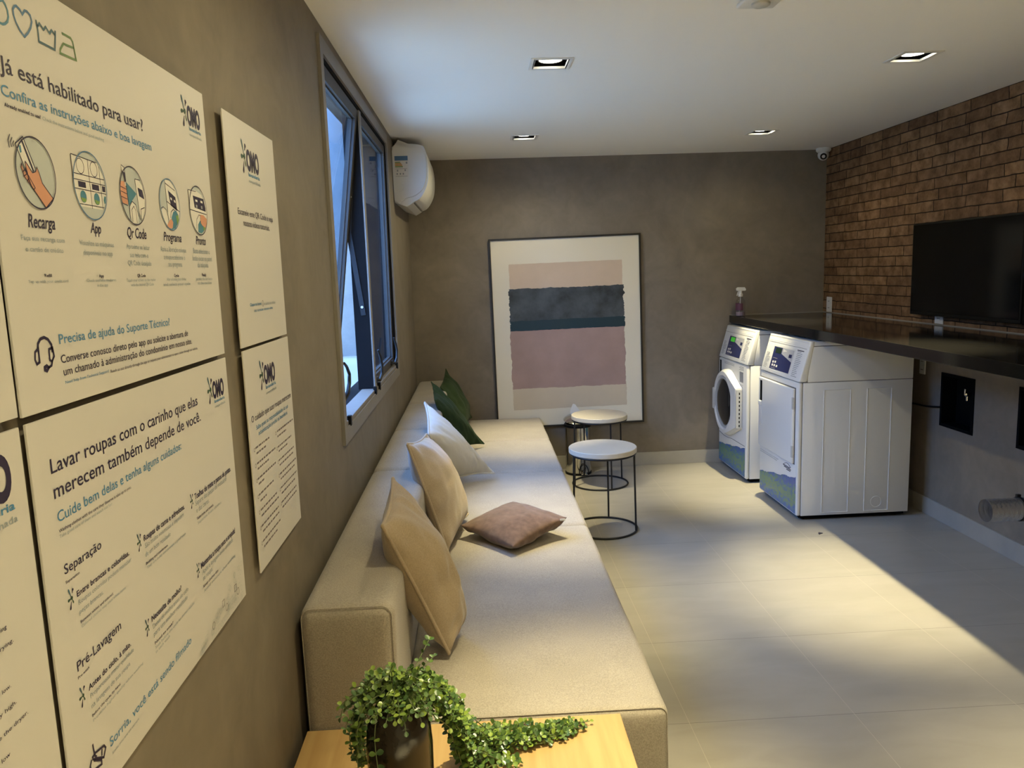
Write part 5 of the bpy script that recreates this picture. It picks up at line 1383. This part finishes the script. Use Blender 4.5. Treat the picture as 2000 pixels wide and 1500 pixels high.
        for q in (.24, .08, -.10, -.32): S.stroke(part, T_([(-.94, q), (-.48, q - .06)]), .0010, K, layer=3)
    elif i == 3:
        S.poly(part, T_([(-.30, .92), (.30, .94), (.75, .62), (.98, .15), (.98, -.2), (.80, -.6), (.40, -.92), (-.2, -.9)]), 'print_white', 1)
        S.poly(part, T_([(-.06, .54), (.66, .34), (.74, -.20), (.10, -.02)]), K, 2)
        for a in (.10, .45): S.poly(part, T_([(a, .32 - a * .2), (a + .16, .29 - a * .2), (a + .17, .20 - a * .2), (a + .01, .23 - a * .2)]), 'print_white', 3)
        S.stroke(part, T_([(-.30, .92), (-.26, -.3)]), .0012, K, layer=2); S.stroke(part, T_([(-.26, .10), (.98, -.20)]), .0014, K, layer=2); S.stroke(part, T_([(-.28, .80), (.66, .60)]), .0012, K, layer=2)
        S.poly(part, T_([(-.92, -.3), (-.70, -.16), (-.40, -.24), (-.28, -.5), (-.42, -.84), (-.72, -.66)]), 'print_white', 2); S.stroke(part, T_([(-.94, -.22), (-.70, -.14), (-.40, -.24), (-.26, -.6)]), .0012, K, layer=3)
        S.poly(part, T_([(.06, -.50), (.30, -.26), (.60, -.18), (.82, -.36), (.80, -.58), (.40, -.90), (.0, -.96)]), 'print_teal', 2); S.poly(part, T_([(.52, -.40), (.80, -.34), (.82, -.54), (.60, -.76)]), 'print_green', 3)
        S.stroke(part, T_([(-.04, -.52), (.06, -.28), (.30, -.16), (.50, -.20)]), .0012, K, layer=3)
        S.poly(part, T_([(-.50, -.84), (-.18, -.62), (.02, -.54), (.16, -.68), (.06, -.90), (-.22, -.95)]), 'print_skin', 4)
    else:
        S.poly(part, T_([(-.98, .78), (-.2, .86), (.55, .72), (.88, .40), (.99, .0), (.90, -.42), (.62, -.76), (.2, -.95), (-.3, -.93), (-.74, -.64), (-.96, -.2)]), 'print_white', 1)
        S.poly(part, T_([(-.50, .60), (.72, .56), (.90, .18), (.90, .02), (-.40, .10)]), K, 2)
        for a in (-.26, .34): S.poly(part, T_([(a, .46), (a + .24, .45), (a + .24, .36), (a, .37)]), 'print_white', 3); S.poly(part, T_([(a, .24), (a + .18, .23), (a + .18, .10), (a, .11)]), 'ink_grey', 3)
        S.stroke(part, T_([(-.98, .80), (-.1, .80)]), .0012, K, layer=2); S.stroke(part, T_([(-.98, .80), (-.94, -.1)]), .0012, K, layer=2); S.stroke(part, T_([(-.95, -.02), (.98, -.10)]), .0014, K, layer=2)
        S.poly(part, T_([(-.16, -.60), (.10, -.42), (.40, -.44), (.80, -.60), (.60, -.78), (.18, -.96), (-.22, -.93)]), 'print_teal', 2); S.poly(part, T_([(.42, -.62), (.74, -.64), (.58, -.80), (.42, -.84)]), 'print_green', 3)
        S.stroke(part, T_([(-.40, -.80), (-.30, -.40), (.0, -.18), (.30, -.22)]), .0012, K, layer=3)
        S.poly(part, T_([(.16, -.16), (.55, -.16), (.92, -.30), (.86, -.52), (.66, -.70), (.30, -.62), (.14, -.52)]), 'print_skin', 4)
    S.circle(part, (y, z), r, .0016, 'print_s2' if i in (1, 3) else K, 5)
for i in range(5): pic_step(i)
for s_ in SIGN.values(): s_.done()
